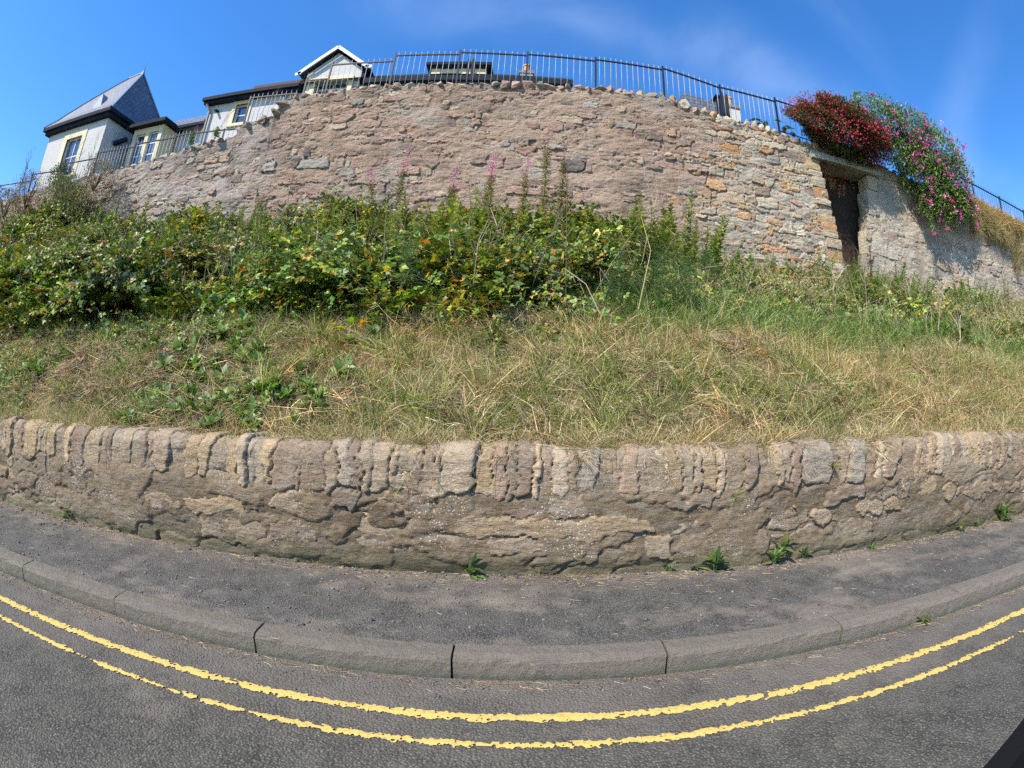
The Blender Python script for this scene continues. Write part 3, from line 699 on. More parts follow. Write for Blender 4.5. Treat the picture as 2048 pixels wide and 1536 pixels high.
# ------------------------------------------------------------------ houses
def harl():
    b = MB('white_harling', 0.9, 0.2); n = b.noise(2.0, 5, 0.6); b.col(b.mix(n, (0.47, 0.455, 0.44), (0.58, 0.56, 0.535)))
    b.nrm(b.bump(b.noise(26, 3, 0.7), 0.5, 0.012)); return b.m
M_harl = harl()
M_creamp = simple('cream_paint', (0.66, 0.57, 0.37), 0.7, 0.3, 0.08, 5)
M_fascia = simple('dark_fascia', (0.014, 0.019, 0.030), 0.7, 0.12, 0.3, 6)
M_wframe = simple('white_window_frame', (0.68, 0.69, 0.70), 0.35, 0.5)
M_lead = simple('lead_flashing', (0.24, 0.28, 0.35), 0.5, 0.5, 0.25, 5)
M_pipe = simple('downpipe_grey', (0.25, 0.26, 0.28), 0.5, 0.4, 0.2, 5)
def slate():
    b = MB('roof_slates', 0.5, 0.5)
    br = b.add('ShaderNodeTexBrick'); tcn = b.add('ShaderNodeTexCoord'); b.lk(tcn.outputs['UV'], br.inputs['Vector'])
    br.inputs['Scale'].default_value = 1; br.inputs['Mortar Size'].default_value = 0.012; br.inputs['Brick Width'].default_value = 0.25; br.inputs['Row Height'].default_value = 0.15
    br.inputs['Color1'].default_value = (0.11, 0.12, 0.15, 1); br.inputs['Color2'].default_value = (0.17, 0.18, 0.22, 1); br.inputs['Mortar'].default_value = (0.03, 0.03, 0.04, 1)
    b.col(br.outputs['Color']); b.nrm(b.bump(br.outputs['Fac'], -0.8, 0.02)); return b.m
M_slate = slate()
def glassm():
    b = MB('window_glass', 0.06, 0.9); b.col((0.03, 0.05, 0.10)); b.b.inputs['IOR'].default_value = 1.7; return b.m
M_glass = glassm()
M_tile = simple('clay_tile', (0.30, 0.13, 0.07), 0.8, 0.3, 0.3, 14, 0.5, 30)
M_room = simple('window_blind', (0.75, 0.77, 0.8), 0.7, 0.3)
def uvplane(me):
    # planar uv in metres along each face: u horizontal, v up the slope
    uv = me.uv_layers.new(name='UVMap'); me.update()
    for p in me.polygons:
        n = p.normal; h = Vector((0, 0, 1)).cross(n); h = h.normalized() if h.length > 1e-3 else Vector((1, 0, 0)); v = n.cross(h)
        for li in p.loop_indices:
            c = me.vertices[me.loops[li].vertex_index].co; uv.data[li].uv = (c.dot(h), c.dot(v))
def roofpart(name, parent, pts, faces, m=M_slate):
    bm = bmesh.new(); poly(bm, pts, faces); me = bm_mesh(name, bm, m); uvplane(me); return link(name, me, parent)
def wall_holes(bm, x0, x1, y0, y1, z0, z1, holes):
    holes = sorted(holes); x = x0
    for (a, b_, c, d) in holes:
        if a > x: box(bm, (x, y0, z0), (a, y1, z1))
        if c > z0: box(bm, (a, y0, z0), (b_, y1, c))
        if d < z1: box(bm, (a, y0, d), (b_, y1, z1))
        x = b_
    if x < x1: box(bm, (x, y0, z0), (x1, y1, z1))
def window(parent, x0, x1, z0, z1, y, cols=2, trans=(0.5,), fr=0.05, recess=0.11, surround=0.16, sill=True, blind=0.0):
    def s_(b):
        if surround:
            yy = y-0.03
            box(b, (x0-surround, yy, z0), (x0, y+0.05, z1+surround)); box(b, (x1, yy, z0), (x1+surround, y+0.05, z1+surround))
            box(b, (x0, yy, z1), (x1, y+0.05, z1+surround))
    if surround: part('window_surround', parent, s_, M_creamp)
    def f_(b):
        ya, yb = y+recess, y+recess+0.05
        box(b, (x0, ya, z0), (x0+fr, yb, z1)); box(b, (x1-fr, ya, z0), (x1, yb, z1))
        box(b, (x0+fr, ya, z0), (x1-fr, yb, z0+fr)); box(b, (x0+fr, ya, z1-fr), (x1-fr, yb, z1))
        for t in trans: zz = z0+(z1-z0)*t; box(b, (x0+fr, ya+0.003, zz-fr*0.45), (x1-fr, yb-.003, zz+fr*0.45))
        for k in range(1, cols): xx = x0+(x1-x0)*k/cols; box(b, (xx-fr*0.35, ya-0.004, z0+fr), (xx+fr*0.35, yb-.006, z1-fr))
    fo = part('window', parent, f_, M_wframe)
    part('pane', fo, lambda b: box(b, (x0+fr, y+recess+0.025, z0+fr), (x1-fr, y+recess+0.031, z1-fr)), M_glass)
    if blind: part('blind', fo, lambda b: box(b, (x0+fr, y+recess+0.08, z0+(z1-z0)*(1-blind)), (x1-fr, y+recess+0.09, z1-fr)), M_room)
    if sill: part('sill', fo, lambda b: box(b, (x0-surround-0.03, y-0.09, z0-0.12), (x1+surround+0.03, y+recess, z0-0.002)), M_creamp)

# turret house
h1 = empty('turret_house', label='white harled house with a steep slate turret roof and spike, at the far left', cat='house')
TX0, TX1, TY0, TY1 = -21.15, -16.9, 13.0, 17.2
def tw(b):
    wall_holes(b, TX0, TX1, TY0, TY0+0.3, 5.5, 11.0, [(-19.52, -18.38, 8.72, 10.5)])
    box(b, (TX0, TY0+0.3, 5.5), (TX0+.3, TY1, 11.0)); box(b, (TX1-.3, TY0+0.3, 5.5), (TX1, TY1, 11.0)); box(b, (TX0+.3, TY1-.3, 5.5), (TX1-.3, TY1, 11.0))
part('wall', h1, tw, M_harl)
window(h1, -19.52, -18.38, 8.72, 10.5, TY0, 2, (0.52,), 0.055, 0.13, 0.26)
E0 = (TX0-0.32, TY0-0.32); E1 = (TX1+0.32, TY1+0.32)
part('eaves', h1, lambda b: (box(b, (TX0-.2, TY0-.2, 11.0), (TX1+.2, TY1+.2, 11.17)), box(b, (E0[0], E0[1], 11.172), (E1[0], E1[1], 11.33))), M_fascia)
AX0, AX1, AY, AZ = -19.05, -18.15, 15.1, 14.75
b0 = [(E0[0], E0[1], 11.335), (E1[0], E0[1], 11.335), (E1[0], E1[1], 11.335), (E0[0], E1[1], 11.335)]
k_ = 0.18   # bellcast foot
q0 = [(E0[0]+.45, E0[1]+.4, 11.8), (E1[0]-.35, E0[1]+.4, 11.8), (E1[0]-.35, E1[1]-.4, 11.8), (E0[0]+.45, E1[1]-.4, 11.8)]
roofpart('roof', h1, b0+q0+[(AX0, AY, AZ-.1), (AX1, AY, AZ)], [(0, 1, 5, 4), (1, 2, 6, 5), (2, 3, 7, 6), (3, 0, 4, 7), (4, 5, 9, 8), (5, 6, 9), (6, 7, 8, 9), (7, 4, 8)])
def hips(b):
    for a, c in ((b0[0], q0[0]), (q0[0], (AX0, AY, AZ-.1)), (b0[1], q0[1]), (q0[1], (AX1, AY, AZ)), (b0[2], q0[2]), (q0[2], (AX1, AY, AZ)), ((AX0, AY, AZ-.1), (AX1, AY, AZ))): beam(b, a, c, 0.13, 0.05)
part('hip_flashing', h1, hips, M_lead)
part('finial', h1, lambda b: (cyl(b, (AX1, AY, AZ-.1), (AX1, AY, AZ+.12), .12, .04, 8), cyl(b, (AX1, AY, AZ+.12), (AX1+.02, AY, AZ+.75), .03, .006, 6)), M_lead)
part('roof_vent', h1, lambda b: poly(b, [(-18.75, 13.15, 11.78), (-17.95, 13.15, 11.78), (-18.25, 13.25, 12.62), (-18.35, 14.35, 12.62), (-18.75, 13.9, 11.9), (-17.95, 13.9, 11.9)], [(0, 1, 2), (1, 5, 3, 2), (0, 2, 3, 4)]), M_lead)

# link building with bay
h2 = empty('link_house', label='low white wing with a cream double window under a flat dark canopy', cat='house')
def lwf(b):
    wall_holes(b, -16.895, -12.2, 15.0, 15.3, 5.5, 10.94, [])
part('wall', h2, lwf, M_harl)
def bayf(b):
    wall_holes(b, -16.05, -14.35, 14.0, 14.25, 5.5, 10.7, [(-15.85, -15.3, 8.3, 10.45), (-15.1, -14.55, 8.3, 10.45)])
    box(b, (-16.05, 14.25, 5.5), (-15.85, 15.0, 10.7)); box(b, (-14.55, 14.25, 5.5), (-14.35, 15.0, 10.7))
part('bay', h2, bayf, M_creamp)
window(h2, -15.85, -15.3, 8.3, 10.45, 14.0, 1, (0.55, 0.78), 0.05, 0.1, 0, True)
window(h2, -15.1, -14.55, 8.3, 10.45, 14.0, 1, (0.55, 0.78), 0.05, 0.1, 0, True)
part('canopy', h2, lambda b: (box(b, (-16.35, 13.72, 10.72), (-14.1, 15.1, 10.84)), box(b, (-16.25, 13.82, 10.842), (-14.2, 15.1, 10.94))), M_fascia)
roofpart('roof', h2, [(-16.9, 14.7, 10.78), (-12.2, 14.7, 10.78), (-12.2, 17.5, 13.1), (-16.9, 17.5, 13.1), (-16.9, 14.7, 10.70), (-12.2, 14.7, 10.70), (-12.2, 17.5, 13.02), (-16.9, 17.5, 13.02)], [(0, 1, 2, 3), (4, 7, 6, 5), (0, 4, 5, 1), (3, 2, 6, 7), (0, 3, 7, 4), (1, 5, 6, 2)])
part('gutter', h2, lambda b: beam(b, (-14.05, 14.62, 10.80), (-12.25, 14.62, 10.80), 0.12, 0.12), M_fascia)
part('gutter', h2, lambda b: beam(b, (-16.85, 13.7, 10.1), (-16.3, 13.9, 10.30), 0.18, 0.16), M_fascia)
part('roof_tiles', h2, lambda b: [beam(b, (-13.3+0.17*i, 15.3, 11.38), (-13.3+0.17*i, 16.6, 12.46), 0.13, 0.07) for i in range(6)], M_tile)
part('flue_box', h2, lambda b: (box(b, (-12.95, 14.55, 9.35), (-12.45, 14.9, 9.85)), cyl(b, (-13.0, 14.8, 9.2), (-12.6, 14.8, 9.1), .05, .05)), M_pipe)

# taller house
h3 = empty('gabled_house', label='white house with dark eaves, cream window and white gabled dormer behind the tall wall', cat='house')
HY = 14.0
part('wall', h3, lambda b: wall_holes(b, -12.15, 1.0, HY, HY+0.3, 5.5, 11.1, [(-10.82, -10.26, 10.1, 10.95), (-7.6, -6.35, 10.2, 11.099)]), M_harl)
part('side_wall', h3, lambda b: box(b, (-12.15, HY+0.3, 5.5), (-11.85, 20, 11.1)), M_harl)
window(h3, -10.82, -10.26, 10.1, 10.95, HY, 1, (0.5,), 0.05, 0.12, 0.15)
part('eaves', h3, lambda b: (box(b, (-12.3, 13.78, 11.10), (-8.15, 14.1, 11.22)), box(b, (-12.35, 13.68, 11.222), (-8.15, 14.1, 11.36)), box(b, (-5.75, 13.7, 11.10), (1.2, 14.1, 11.30))), M_fascia)
roofpart('roof', h3, [(-12.3, 13.72, 11.365), (1.2, 13.72, 11.365), (1.2, 17.5, 13.4), (-12.3, 17.5, 13.4)], [(0, 1, 2, 3)])
part('ridge_verge', h3, lambda b: box(b, (-10.2, 13.9, 11.5), (-8.1, 14.3, 11.64)), simple('brown_verge', (0.12, 0.075, 0.06), 0.8, 0.2, 0.3, 8))
part('downpipe', h3, lambda b: (cyl(b, (-12.0, 13.9, 6), (-12.0, 13.9, 10.8), .05), cyl(b, (-12.0, 13.9, 10.8), (-12.15, 13.8, 11.1), .05)), M_pipe)
part('downpipe', h3, lambda b: cyl(b, (-8.75, 13.92, 6), (-8.75, 13.92, 11.1), .045), M_pipe)
part('wall_lamp', h3, lambda b: (cyl(b, (-11.65, 13.8, 10.75), (-11.65, 14, 10.8), .05, .06)), M_fascia)
# gabled dormer
def gd(b):
    y0, y1 = 13.93, 16.5
    box(b, (-8.0, y0, 11.12), (-7.62, y0+.2, 11.5)); box(b, (-6.33, y0, 11.12), (-5.95, y0+.2, 11.5)); box(b, (-8.0, y0, 11.5), (-5.95, y0+.2, 11.9))
    poly(b, [(-8.0, y0+.002, 11.9), (-5.95, y0+.002, 11.9), (-6.98, y0+.002, 12.72), (-8.0, y0+.2, 11.9), (-5.95, y0+.2, 11.9), (-6.98, y0+.2, 12.72)], [(0, 1, 2), (5, 4, 3), (0, 2, 5, 3), (1, 4, 5, 2)])
dm = part('gable_dormer', h3, gd, M_harl)
part('lintel_band', h3, lambda b: box(b, (-7.75, 13.88, 11.45), (-6.2, 13.94, 11.62)), M_creamp)
part('window_jamb', h3, lambda b: box(b, (-7.78, 13.87, 10.2), (-7.6, 13.98, 11.45)), M_creamp); part('window_jamb', h3, lambda b: box(b, (-6.35, 13.87, 10.2), (-6.17, 13.98, 11.45)), M_creamp); part('corner_quoin', h3, lambda b: box(b, (-8.02, 13.9, 10.2), (-7.785, 13.98, 11.9)), M_creamp)
window(h3, -7.6, -6.35, 10.2, 11.45, HY, 2, (0.8,), 0.06, 0.1, 0, False)
def barge(b):
    for (xa, za, xb, zb_) in ((-8.32, 11.78, -6.98, 12.86), (-6.98, 12.86, -5.66, 11.78)):
        beam(b, (xa, 13.72, za), (xb, 13.72, zb_), 0.05, 0.12, up=(0, 0, 1))
    beam(b, (-8.42, 13.72, 11.76), (-8.2, 13.72, 11.83), 0.05, 0.12); beam(b, (-5.78, 13.72, 11.83), (-5.54, 13.72, 11.80), 0.05, 0.12)
part('bargeboard', h3, barge, M_wframe)
roofpart('dormer_roof', h3, [(-8.35, 13.76, 11.83), (-6.98, 13.76, 12.94), (-5.62, 13.76, 11.83), (-8.35, 17, 11.83), (-6.98, 17, 12.94), (-5.62, 17, 11.83)], [(0, 1, 4, 3), (1, 2, 5, 4)])
part('dormer_cheek', h3, lambda b: (box(b, (-5.94, 13.96, 11.31), (-5.84, 16, 11.83)), box(b, (-5.84, 13.9, 11.3), (-5.5, 15.5, 11.42))), M_fascia)
# flat dormer
fdm = part('flat_dormer', h3, lambda b: (box(b, (-3.5, 14.0, 11.31), (-3.2, 14.2, 11.8)), box(b, (-2.45, 14.0, 11.31), (-2.15, 14.2, 11.8)), box(b, (-1.95, 14.0, 11.31), (-1.65, 14.2, 11.8)), box(b, (-3.2, 14.02, 11.62), (-2.45, 14.2, 11.8)), box(b, (-2.15, 14.02, 11.62), (-1.95, 14.2, 11.8)), box(b, (-3.5, 14.2, 11.31), (-3.4, 16, 11.8)), box(b, (-1.75, 14.2, 11.31), (-1.65, 16, 11.8))), M_creamp)
window(h3, -3.2, -2.45, 11.31, 11.62, 14.02, 2, (), 0.04, 0.06, 0, False)
part('flat_roof', h3, lambda b: (box(b, (-3.62, 13.90, 11.802), (-1.52, 16.2, 11.87)), box(b, (-3.68, 13.85, 11.872), (-1.46, 16.2, 11.99))), M_fascia)
# chimneys
h4 = empty('chimney_stack', (-0.4, 16, 12), label='white chimney with one clay pot, behind the middle of the railing', cat='chimney', group='chimneys behind the railings')
h4o = -h4.location
M_pot = simple('clay_pot', (0.48, 0.27, 0.14), 0.8, 0.3, 0.2, 12)
M_capm = simple('chimney_cap', (0.22, 0.19, 0.16), 0.9, 0.2, 0.3, 8)
def chim(root, x0, x1, zt_, potx, poth, y=16.0):
    o = pbox('stack', root, (x0, y, zt_-3), (x1, y+.6, zt_), M_harl); o.location = -root.location
    o = pbox('cap', root, (x0-.05, y-.05, zt_+.001), (x1+.05, y+.65, zt_+.13), M_capm); o.location = -root.location
    o = part('chimney_pot', root, lambda b: (cyl(b, (potx, y+.3, zt_+.131), (potx, y+.3, zt_+.13+poth), .125, .115, 14), cyl(b, (potx, y+.3, zt_+.1+poth), (potx, y+.3, zt_+.17+poth), .14, .14, 14), cyl(b, (potx, y+.3, zt_+.2), (potx, y+.3, zt_+.26), .135, .135, 14)), M_pot); o.location = -root.location
chim(h4, -.6, -.12, 13.15, -.37, .45)
o = pbox('parapet', h4, (-1.3, 16, 12.2), (-.75, 16.4, 12.98), simple('parapet_brown', (0.23, 0.17, 0.12), .9, .2, .3, 8)); o.location = h4o
h5 = empty('chimney_stack', (7.85, 16, 12), label='white chimney with a banded clay pot, behind the railing right of the dark posts', cat='chimney', group='chimneys behind the railings')
chim(h5, 7.62, 8.1, 12.8, 7.8, .5)
h6 = empty('far_house_roof', (6.4, 16, 11), label='dark slate roof edge with a small black box dormer showing behind the railing, right of centre', cat='house')
roofpart('roof', h6, [(5.7-6.4, 0, 2.08), (7.15-6.4, 0, 1.87), (7.15-6.4, 3, 2.2), (5.7-6.4, 3, 2.2), (5.7-6.4, 0, -1), (7.15-6.4, 0, -1), (7.15-6.4, 3, -1), (5.7-6.4, 3, -1)], [(0, 1, 2, 3), (0, 4, 5, 1), (1, 5, 6, 2), (0, 3, 7, 4), (3, 2, 6, 7)])
part('dormer', h6, lambda b: (box(b, (0.68, -0.1, -1), (1.0, .5, 2.12)), box(b, (0.62, -0.14, 2.121), (1.02, .5, 2.2))), M_fascia)
M_board = simple('weathered_board', (0.035, 0.035, 0.04), 0.85, 0.2, 0.4, 10)
def boards(x, zt_, label):
    t = empty('timber_post', (x, 10.6, 8.2), label=label, cat='post', group='twin dark timber posts behind the railing')
    for dx_, w_, tl in ((-.075, .055, 0.0), (.045, .085, -0.04)):
        part('board', t, lambda b: poly(b, [(dx_-w_/2, -.05, -1), (dx_+w_/2, -.05, -1), (dx_+w_/2, -.05, zt_-8.2-.12+tl), (dx_, -.05, zt_-8.2+tl), (dx_-w_/2, -.05, zt_-8.2-.16+tl), (dx_-w_/2, .05, -1), (dx_+w_/2, .05, -1), (dx_+w_/2, .05, zt_-8.2-.12+tl), (dx_, .05, zt_-8.2+tl), (dx_-w_/2, .05, zt_-8.2-.16+tl)],
             [(0, 1, 2, 3, 4), (9, 8, 7, 6, 5), (0, 5, 6, 1), (1, 6, 7, 2), (2, 7, 8, 3), (3, 8, 9, 4), (4, 9, 5, 0)]), M_board)
boards(-1.64, 9.62, 'dark forked timber post in front of the flat-roofed dormer')
boards(4.95, 9.34, 'dark forked timber post left of the chimney with the banded pot')
# church pinnacle
ch = empty('church_pinnacle', (98.5, 60, 34.5), label='pale stone church pinnacle far off at the right edge beyond the railing', cat='church')
part('tower', ch, lambda b: (box(b, (-2, -1, -20), (2, 3, 3.2)), box(b, (-1.3, -.5, 3.21), (1.3, 2.5, 4.6))), simple('pale_stone', (0.62, 0.6, 0.52), 0.9, 0.2, 0.2, 1))
part('spire', ch, lambda b: cyl(b, (0, 1, 4.61), (0, 1, 8.2), 1.2, 0.05, 8), simple('spire_stone', (0.6, 0.58, 0.5), 0.9, 0.2, 0.2, 1))
M_sp = simple('spire_stone_pale', (0.64, 0.62, 0.55), 0.9, 0.2)
for dx_ in (-1.7, 1.7): part('corner_spire', ch, lambda b: cyl(b, (dx_, 1, 3.2), (dx_, 1, 5.4), .45, .03, 6), M_sp)
o = part('hill', None, lambda b: poly(b, [(70, 70, -10), (200, 50, -10), (70, 70, 30), (92, 66, 36), (110, 60, 39.0), (140, 55, 42), (200, 50, 45), (70, 160, 30), (200, 160, 45)], [(0, 1, 6, 5, 4, 3, 2), (2, 3, 4, 5, 6, 8, 7)]), simple('far_hill', (0.07, 0.08, 0.07), .95, .1, .3, .1)); o['kind'] = 'structure'
# car the picture is taken from: corner of its door
P1 = Vector((0.744, 0.365, CAMH-0.530)); P2 = Vector((0.816, 0.365, CAMH-0.457)); dd = (P2-P1)
A_, B_ = P1-dd*1.3, P2+dd*0.45
car = empty('car_door', (1.2, 0.38, 0.4), label='black corner of the car door at the bottom right of the picture', cat='car')
def cdoor(b):
    y0, y1 = 0.325, 0.365
    pts = [(A_.x, A_.z), (B_.x, B_.z), (B_.x+.2, B_.z), (B_.x+.2, 0.42), (A_.x, 0.42)]
    n = len(pts); P = [(p[0]-1.2, y0-.38, p[1]-.4) for p in pts]+[(p[0]-1.2, y1-.38, p[1]-.4) for p in pts]
    poly(b, P, [tuple(range(n)), tuple(range(2*n-1, n-1, -1))]+[(k, n+k, n+(k+1) % n, (k+1) % n) for k in range(n)])
part('door_panel', car, cdoor, simple('black_trim', (0.003, 0.003, 0.003), 0.6, 0.15))

# ------------------------------------------------------------------ vegetation
class Veg:
    """collects thin curved blades, leaves and stems into arrays"""
    def __init__(s): s.V = []; s.F3 = []; s.F4 = []; s.C = []; s.n = 0
    def add(s, V, C, f3=None, f4=None):
        V = np.asarray(V, float); C = np.broadcast_to(np.asarray(C, float), (len(V), 3)); s.V.append(V); s.C.append(C)
        if f3 is not None: s.F3.append(np.asarray(f3)+s.n)
        if f4 is not None: s.F4.append(np.asarray(f4)+s.n)
        s.n += len(V)
    def blade(s, p, d, L, w, bend, c, nseg=3, tip=None):
        """p root, d start direction, bend: sag vector at the tip"""
        p = np.array(p, float); d = np.array(d, float); d /= np.linalg.norm(d)+1e-9
        side = np.cross(d, [rnd.gauss(0, 1), rnd.gauss(0, 1), 0.2]); side /= np.linalg.norm(side)+1e-9
        V = []; Cc = []
        for k in range(nseg+1):
            t = k/nseg; q = p+d*L*t+np.array(bend)*t*t; ww = w*(1-t**1.6)*0.5+w*0.04
            cc = np.array(c)*(0.75+0.35*t) if tip is None else np.array(c)*(1-t)+np.array(tip)*t
            if k < nseg: V += [q-side*ww, q+side*ww]; Cc += [cc, cc]
            else: V += [q]; Cc += [cc]
        f4 = [(2*k, 2*k+1, 2*k+3, 2*k+2) for k in range(nseg-1)]
        f3 = [(2*nseg-2, 2*nseg-1, 2*nseg)]
        s.add(V, Cc, f3, f4 or None)
    def leaf(s, p, d, up, L, w, c, fold=0.25, serr=0):
        p = np.array(p, float); d = np.array(d, float); d /= np.linalg.norm(d)+1e-9
        up = np.array(up, float); sd = np.cross(d, up); sd /= np.linalg.norm(sd)+1e-9; n = np.cross(sd, d)
        pr = ((0, 0.0), (0.22, 0.8), (0.5, 1.0), (0.8, 0.55), (1, 0))
        mid = [p+d*L*t-n*L*0.12*t*t for t, _ in pr]
        V = [mid[0]]; 
        for (t, k), m_ in list(zip(pr, mid))[1:4]:
            V += [m_-sd*w*k/2+n*fold*w*k/2, m_, m_+sd*w*k/2+n*fold*w*k/2]
        V += [mid[4]]
        f3 = [(0, 1, 2), (0, 2, 3), (7, 10, 8), (8, 10, 9)]
        f4 = [(1, 4, 5, 2), (2, 5, 6, 3), (4, 7, 8, 5), (5, 8, 9, 6)]
        s.add(V, np.array(c), f3, f4)
    def simpleleaf(s, p, d, up, L, w, c, fold=0.3):
        p = np.array(p, float); d = np.array(d, float); d /= np.linalg.norm(d)+1e-9
        sd = np.cross(d, up); sd /= np.linalg.norm(sd)+1e-9; n = np.cross(sd, d)
        V = [p, p+d*L*.45-sd*w/2+n*fold*w/2, p+d*L*.5, p+d*L*.45+sd*w/2+n*fold*w/2, p+d*L-n*L*.1]
        s.add(V, np.array(c), [(0, 1, 2), (0, 2, 3), (1, 4, 2), (2, 4, 3)])
    def tube(s, pts, r0, r1, c, n=4):
        pts = np.array(pts, float); V = []
        for k, q in enumerate(pts):
            d = pts[min(k+1, len(pts)-1)]-pts[max(k-1, 0)]; d /= np.linalg.norm(d)+1e-9
            a = np.cross(d, [0.3, 0.9, 0.2]); a /= np.linalg.norm(a)+1e-9; b_ = np.cross(d, a); r = r0+(r1-r0)*k/(len(pts)-1)
            V += [q+(a*math.cos(j*2*math.pi/n)+b_*math.sin(j*2*math.pi/n))*r for j in range(n)]
        f4 = [(k*n+j, k*n+(j+1) % n, (k+1)*n+(j+1) % n, (k+1)*n+j) for k in range(len(pts)-1) for j in range(n)]
        s.add(V, c, None, f4)
    def mesh(s, name, m):
        return mesh_np(name, np.concatenate(s.V), [np.concatenate(f) for f in (s.F3, s.F4) if f], m, np.concatenate(s.C))
def jit(c, a=0.2): return tuple(min(1, max(0, v*math.exp(rnd.gauss(0, a)))) for v in c)
def jc(c, a=0.2):
    k = math.exp(rnd.gauss(0, a)); return tuple(min(1, v*k*math.exp(rnd.gauss(0, 0.06))) for v in c)
STRAW = (0.62, 0.50, 0.30); TAN = (0.50, 0.37, 0.21); BROWN = (0.24, 0.15, 0.08); GR = (0.17, 0.22, 0.045); GRD = (0.095, 0.14, 0.03); GRL = (0.29, 0.35, 0.075)
PALE = (0.42, 0.42, 0.22)
def tuft(n, Lr, w, spread, pal, rad=0.06, droop=0.5, heads=0):
    v = Veg()
    for _ in range(n):
        a = rnd.uniform(0, 2*math.pi); r = rad*math.sqrt(rnd.random()); el = rnd.uniform(spread, 1.45)
        a2 = a+rnd.gauss(0, 0.7); d = (math.cos(a2)*math.cos(el), math.sin(a2)*math.cos(el), math.sin(el)); L_ = rnd.uniform(*Lr)
        c = jc(pal[rnd.randrange(len(pal))]); b_ = (d[0]*droop*L_*0.5, d[1]*droop*L_*0.5, -droop*L_*rnd.uniform(0.2, 0.9))
        v.blade((math.cos(a)*r, math.sin(a)*r, -0.02), d, L_, w*rnd.uniform(0.7, 1.3), b_, c, 3)
    for _ in range(heads):
        a = rnd.uniform(0, 6.28); el = rnd.uniform(0.9, 1.45); L_ = rnd.uniform(Lr[1], Lr[1]*1.5); d = np.array((math.cos(a)*math.cos(el), math.sin(a)*math.cos(el), math.sin(el)))
        b_ = np.array((d[0]*.5*L_, d[1]*.5*L_, -.35*L_)); c = jc(STRAW)
        v.blade((0, 0, 0), d, L_, 0.003, b_, c, 4)
        tip = d*L_+b_
        for k in range(9):
            t = 0.72+0.28*k/9; q = d*L_*t+b_*t*t; dd_ = d+np.array([rnd.gauss(0, .4), rnd.gauss(0, .4), -.3]); v.simpleleaf(q, dd_, (0, .3, 1), 0.028, 0.007, jc((0.5, 0.4, 0.24)))
    return v
def bramble(seed, pal, R_=0.55, canes=9, big=0.056):
    v = Veg()
    for c_ in range(canes):
        a = rnd.uniform(0, 6.28); el = rnd.uniform(0.6, 1.35); L_ = R_*rnd.uniform(0.8, 1.5)
        d = np.array((math.cos(a)*math.cos(el), math.sin(a)*math.cos(el), math.sin(el)))
        sag = np.array((d[0]*.5*L_, d[1]*.5*L_, -L_*rnd.uniform(.35, .8))); n = 9
        pts = [d*L_*t+sag*t*t for t in np.linspace(0, 1, n)]
        v.tube(pts, 0.0045, 0.002, jc((0.13, 0.07, 0.05) if rnd.random() < .6 else (0.10, 0.13, 0.05)), 3)
        for k in range(1, n*2):
            t = k/(n*2)+rnd.uniform(-.03, .03); q = d*L_*t+sag*t*t; aa = rnd.uniform(0, 6.28)
            out_ = np.array((math.cos(aa), math.sin(aa), rnd.uniform(-.1, .5))); out_ /= np.linalg.norm(out_)
            st = q+out_*rnd.uniform(.03, .08); up = np.array((rnd.gauss(0, .45), -.5+rnd.gauss(0, .45), 1.0))
            c = jc(pal[min(len(pal)-1, int(rnd.random()**1.3*len(pal)))], .22); s_ = big*rnd.uniform(.65, 1.2)
            fn = v.leaf if rnd.random() < 0.5 else v.simpleleaf
            fn(st, out_, up, s_*1.2, s_*.85, c)
            sd = np.cross(out_, up); sd /= np.linalg.norm(sd)
            for sg in (-1, 1): v.simpleleaf(st, out_*.45+sd*sg, up, s_*.95, s_*.7, jc(c, .08))
    return v
BR = [(0.065, 0.11, 0.028), (0.042, 0.075, 0.022), (0.09, 0.145, 0.032), (0.05, 0.09, 0.028), (0.14, 0.20, 0.045), (0.07, 0.115, 0.028), (0.11, 0.165, 0.035), (0.24, 0.24, 0.05), (0.24, 0.13, 0.04)]
BRY = [(0.12, 0.19, 0.04), (0.09, 0.16, 0.035), (0.16, 0.22, 0.05), (0.10, 0.17, 0.04), (0.24, 0.26, 0.06), (0.30, 0.17, 0.07)]
def nettle(h, pal, dens=1.0, w0=0.12):
    v = Veg(); v.tube([(0, 0, 0), (rnd.gauss(0, .02), rnd.gauss(0, .02), h*.5), (rnd.gauss(0, .04), rnd.gauss(0, .04), h)], .006, .002, (0.10, 0.13, 0.05), 3)
    n = int(60*dens*h/.6)
    for k in range(n):
        t = (k/n); z = h*(0.12+.88*t); a = k*2.4; wv = w0*(1.05-t)**.6
        d = (math.cos(a), math.sin(a), rnd.uniform(.1, .9)); v.simpleleaf((0, 0, z), d, (0, 0, 1), wv*rnd.uniform(.6, 1.2)+.02, wv*.42+.012, jc(pal[rnd.randrange(len(pal))], .18))
    return v
def fern(h, c):
    v = Veg()
    for s_ in range(5):
        a = rnd.uniform(0, 6.28); lean = np.array((math.cos(a)*.25, math.sin(a)*.25, 1)); lean /= np.linalg.norm(lean); H = h*rnd.uniform(.6, 1.1)
        v.tube([(0, 0, 0), lean*H*.5, lean*H+np.array([0, 0, -.03])], .003, .001, c, 3)
        for k in range(60):
            t = .15+.85*k/60; q = lean*H*t; aa = k*2.4; L_ = .17*(1.15-t)*rnd.uniform(.6, 1.1)+.02
            v.blade(q, (math.cos(aa), math.sin(aa), .55), L_, .0028, (0, 0, -L_*.25), jc(c, .2), 2)
    return v
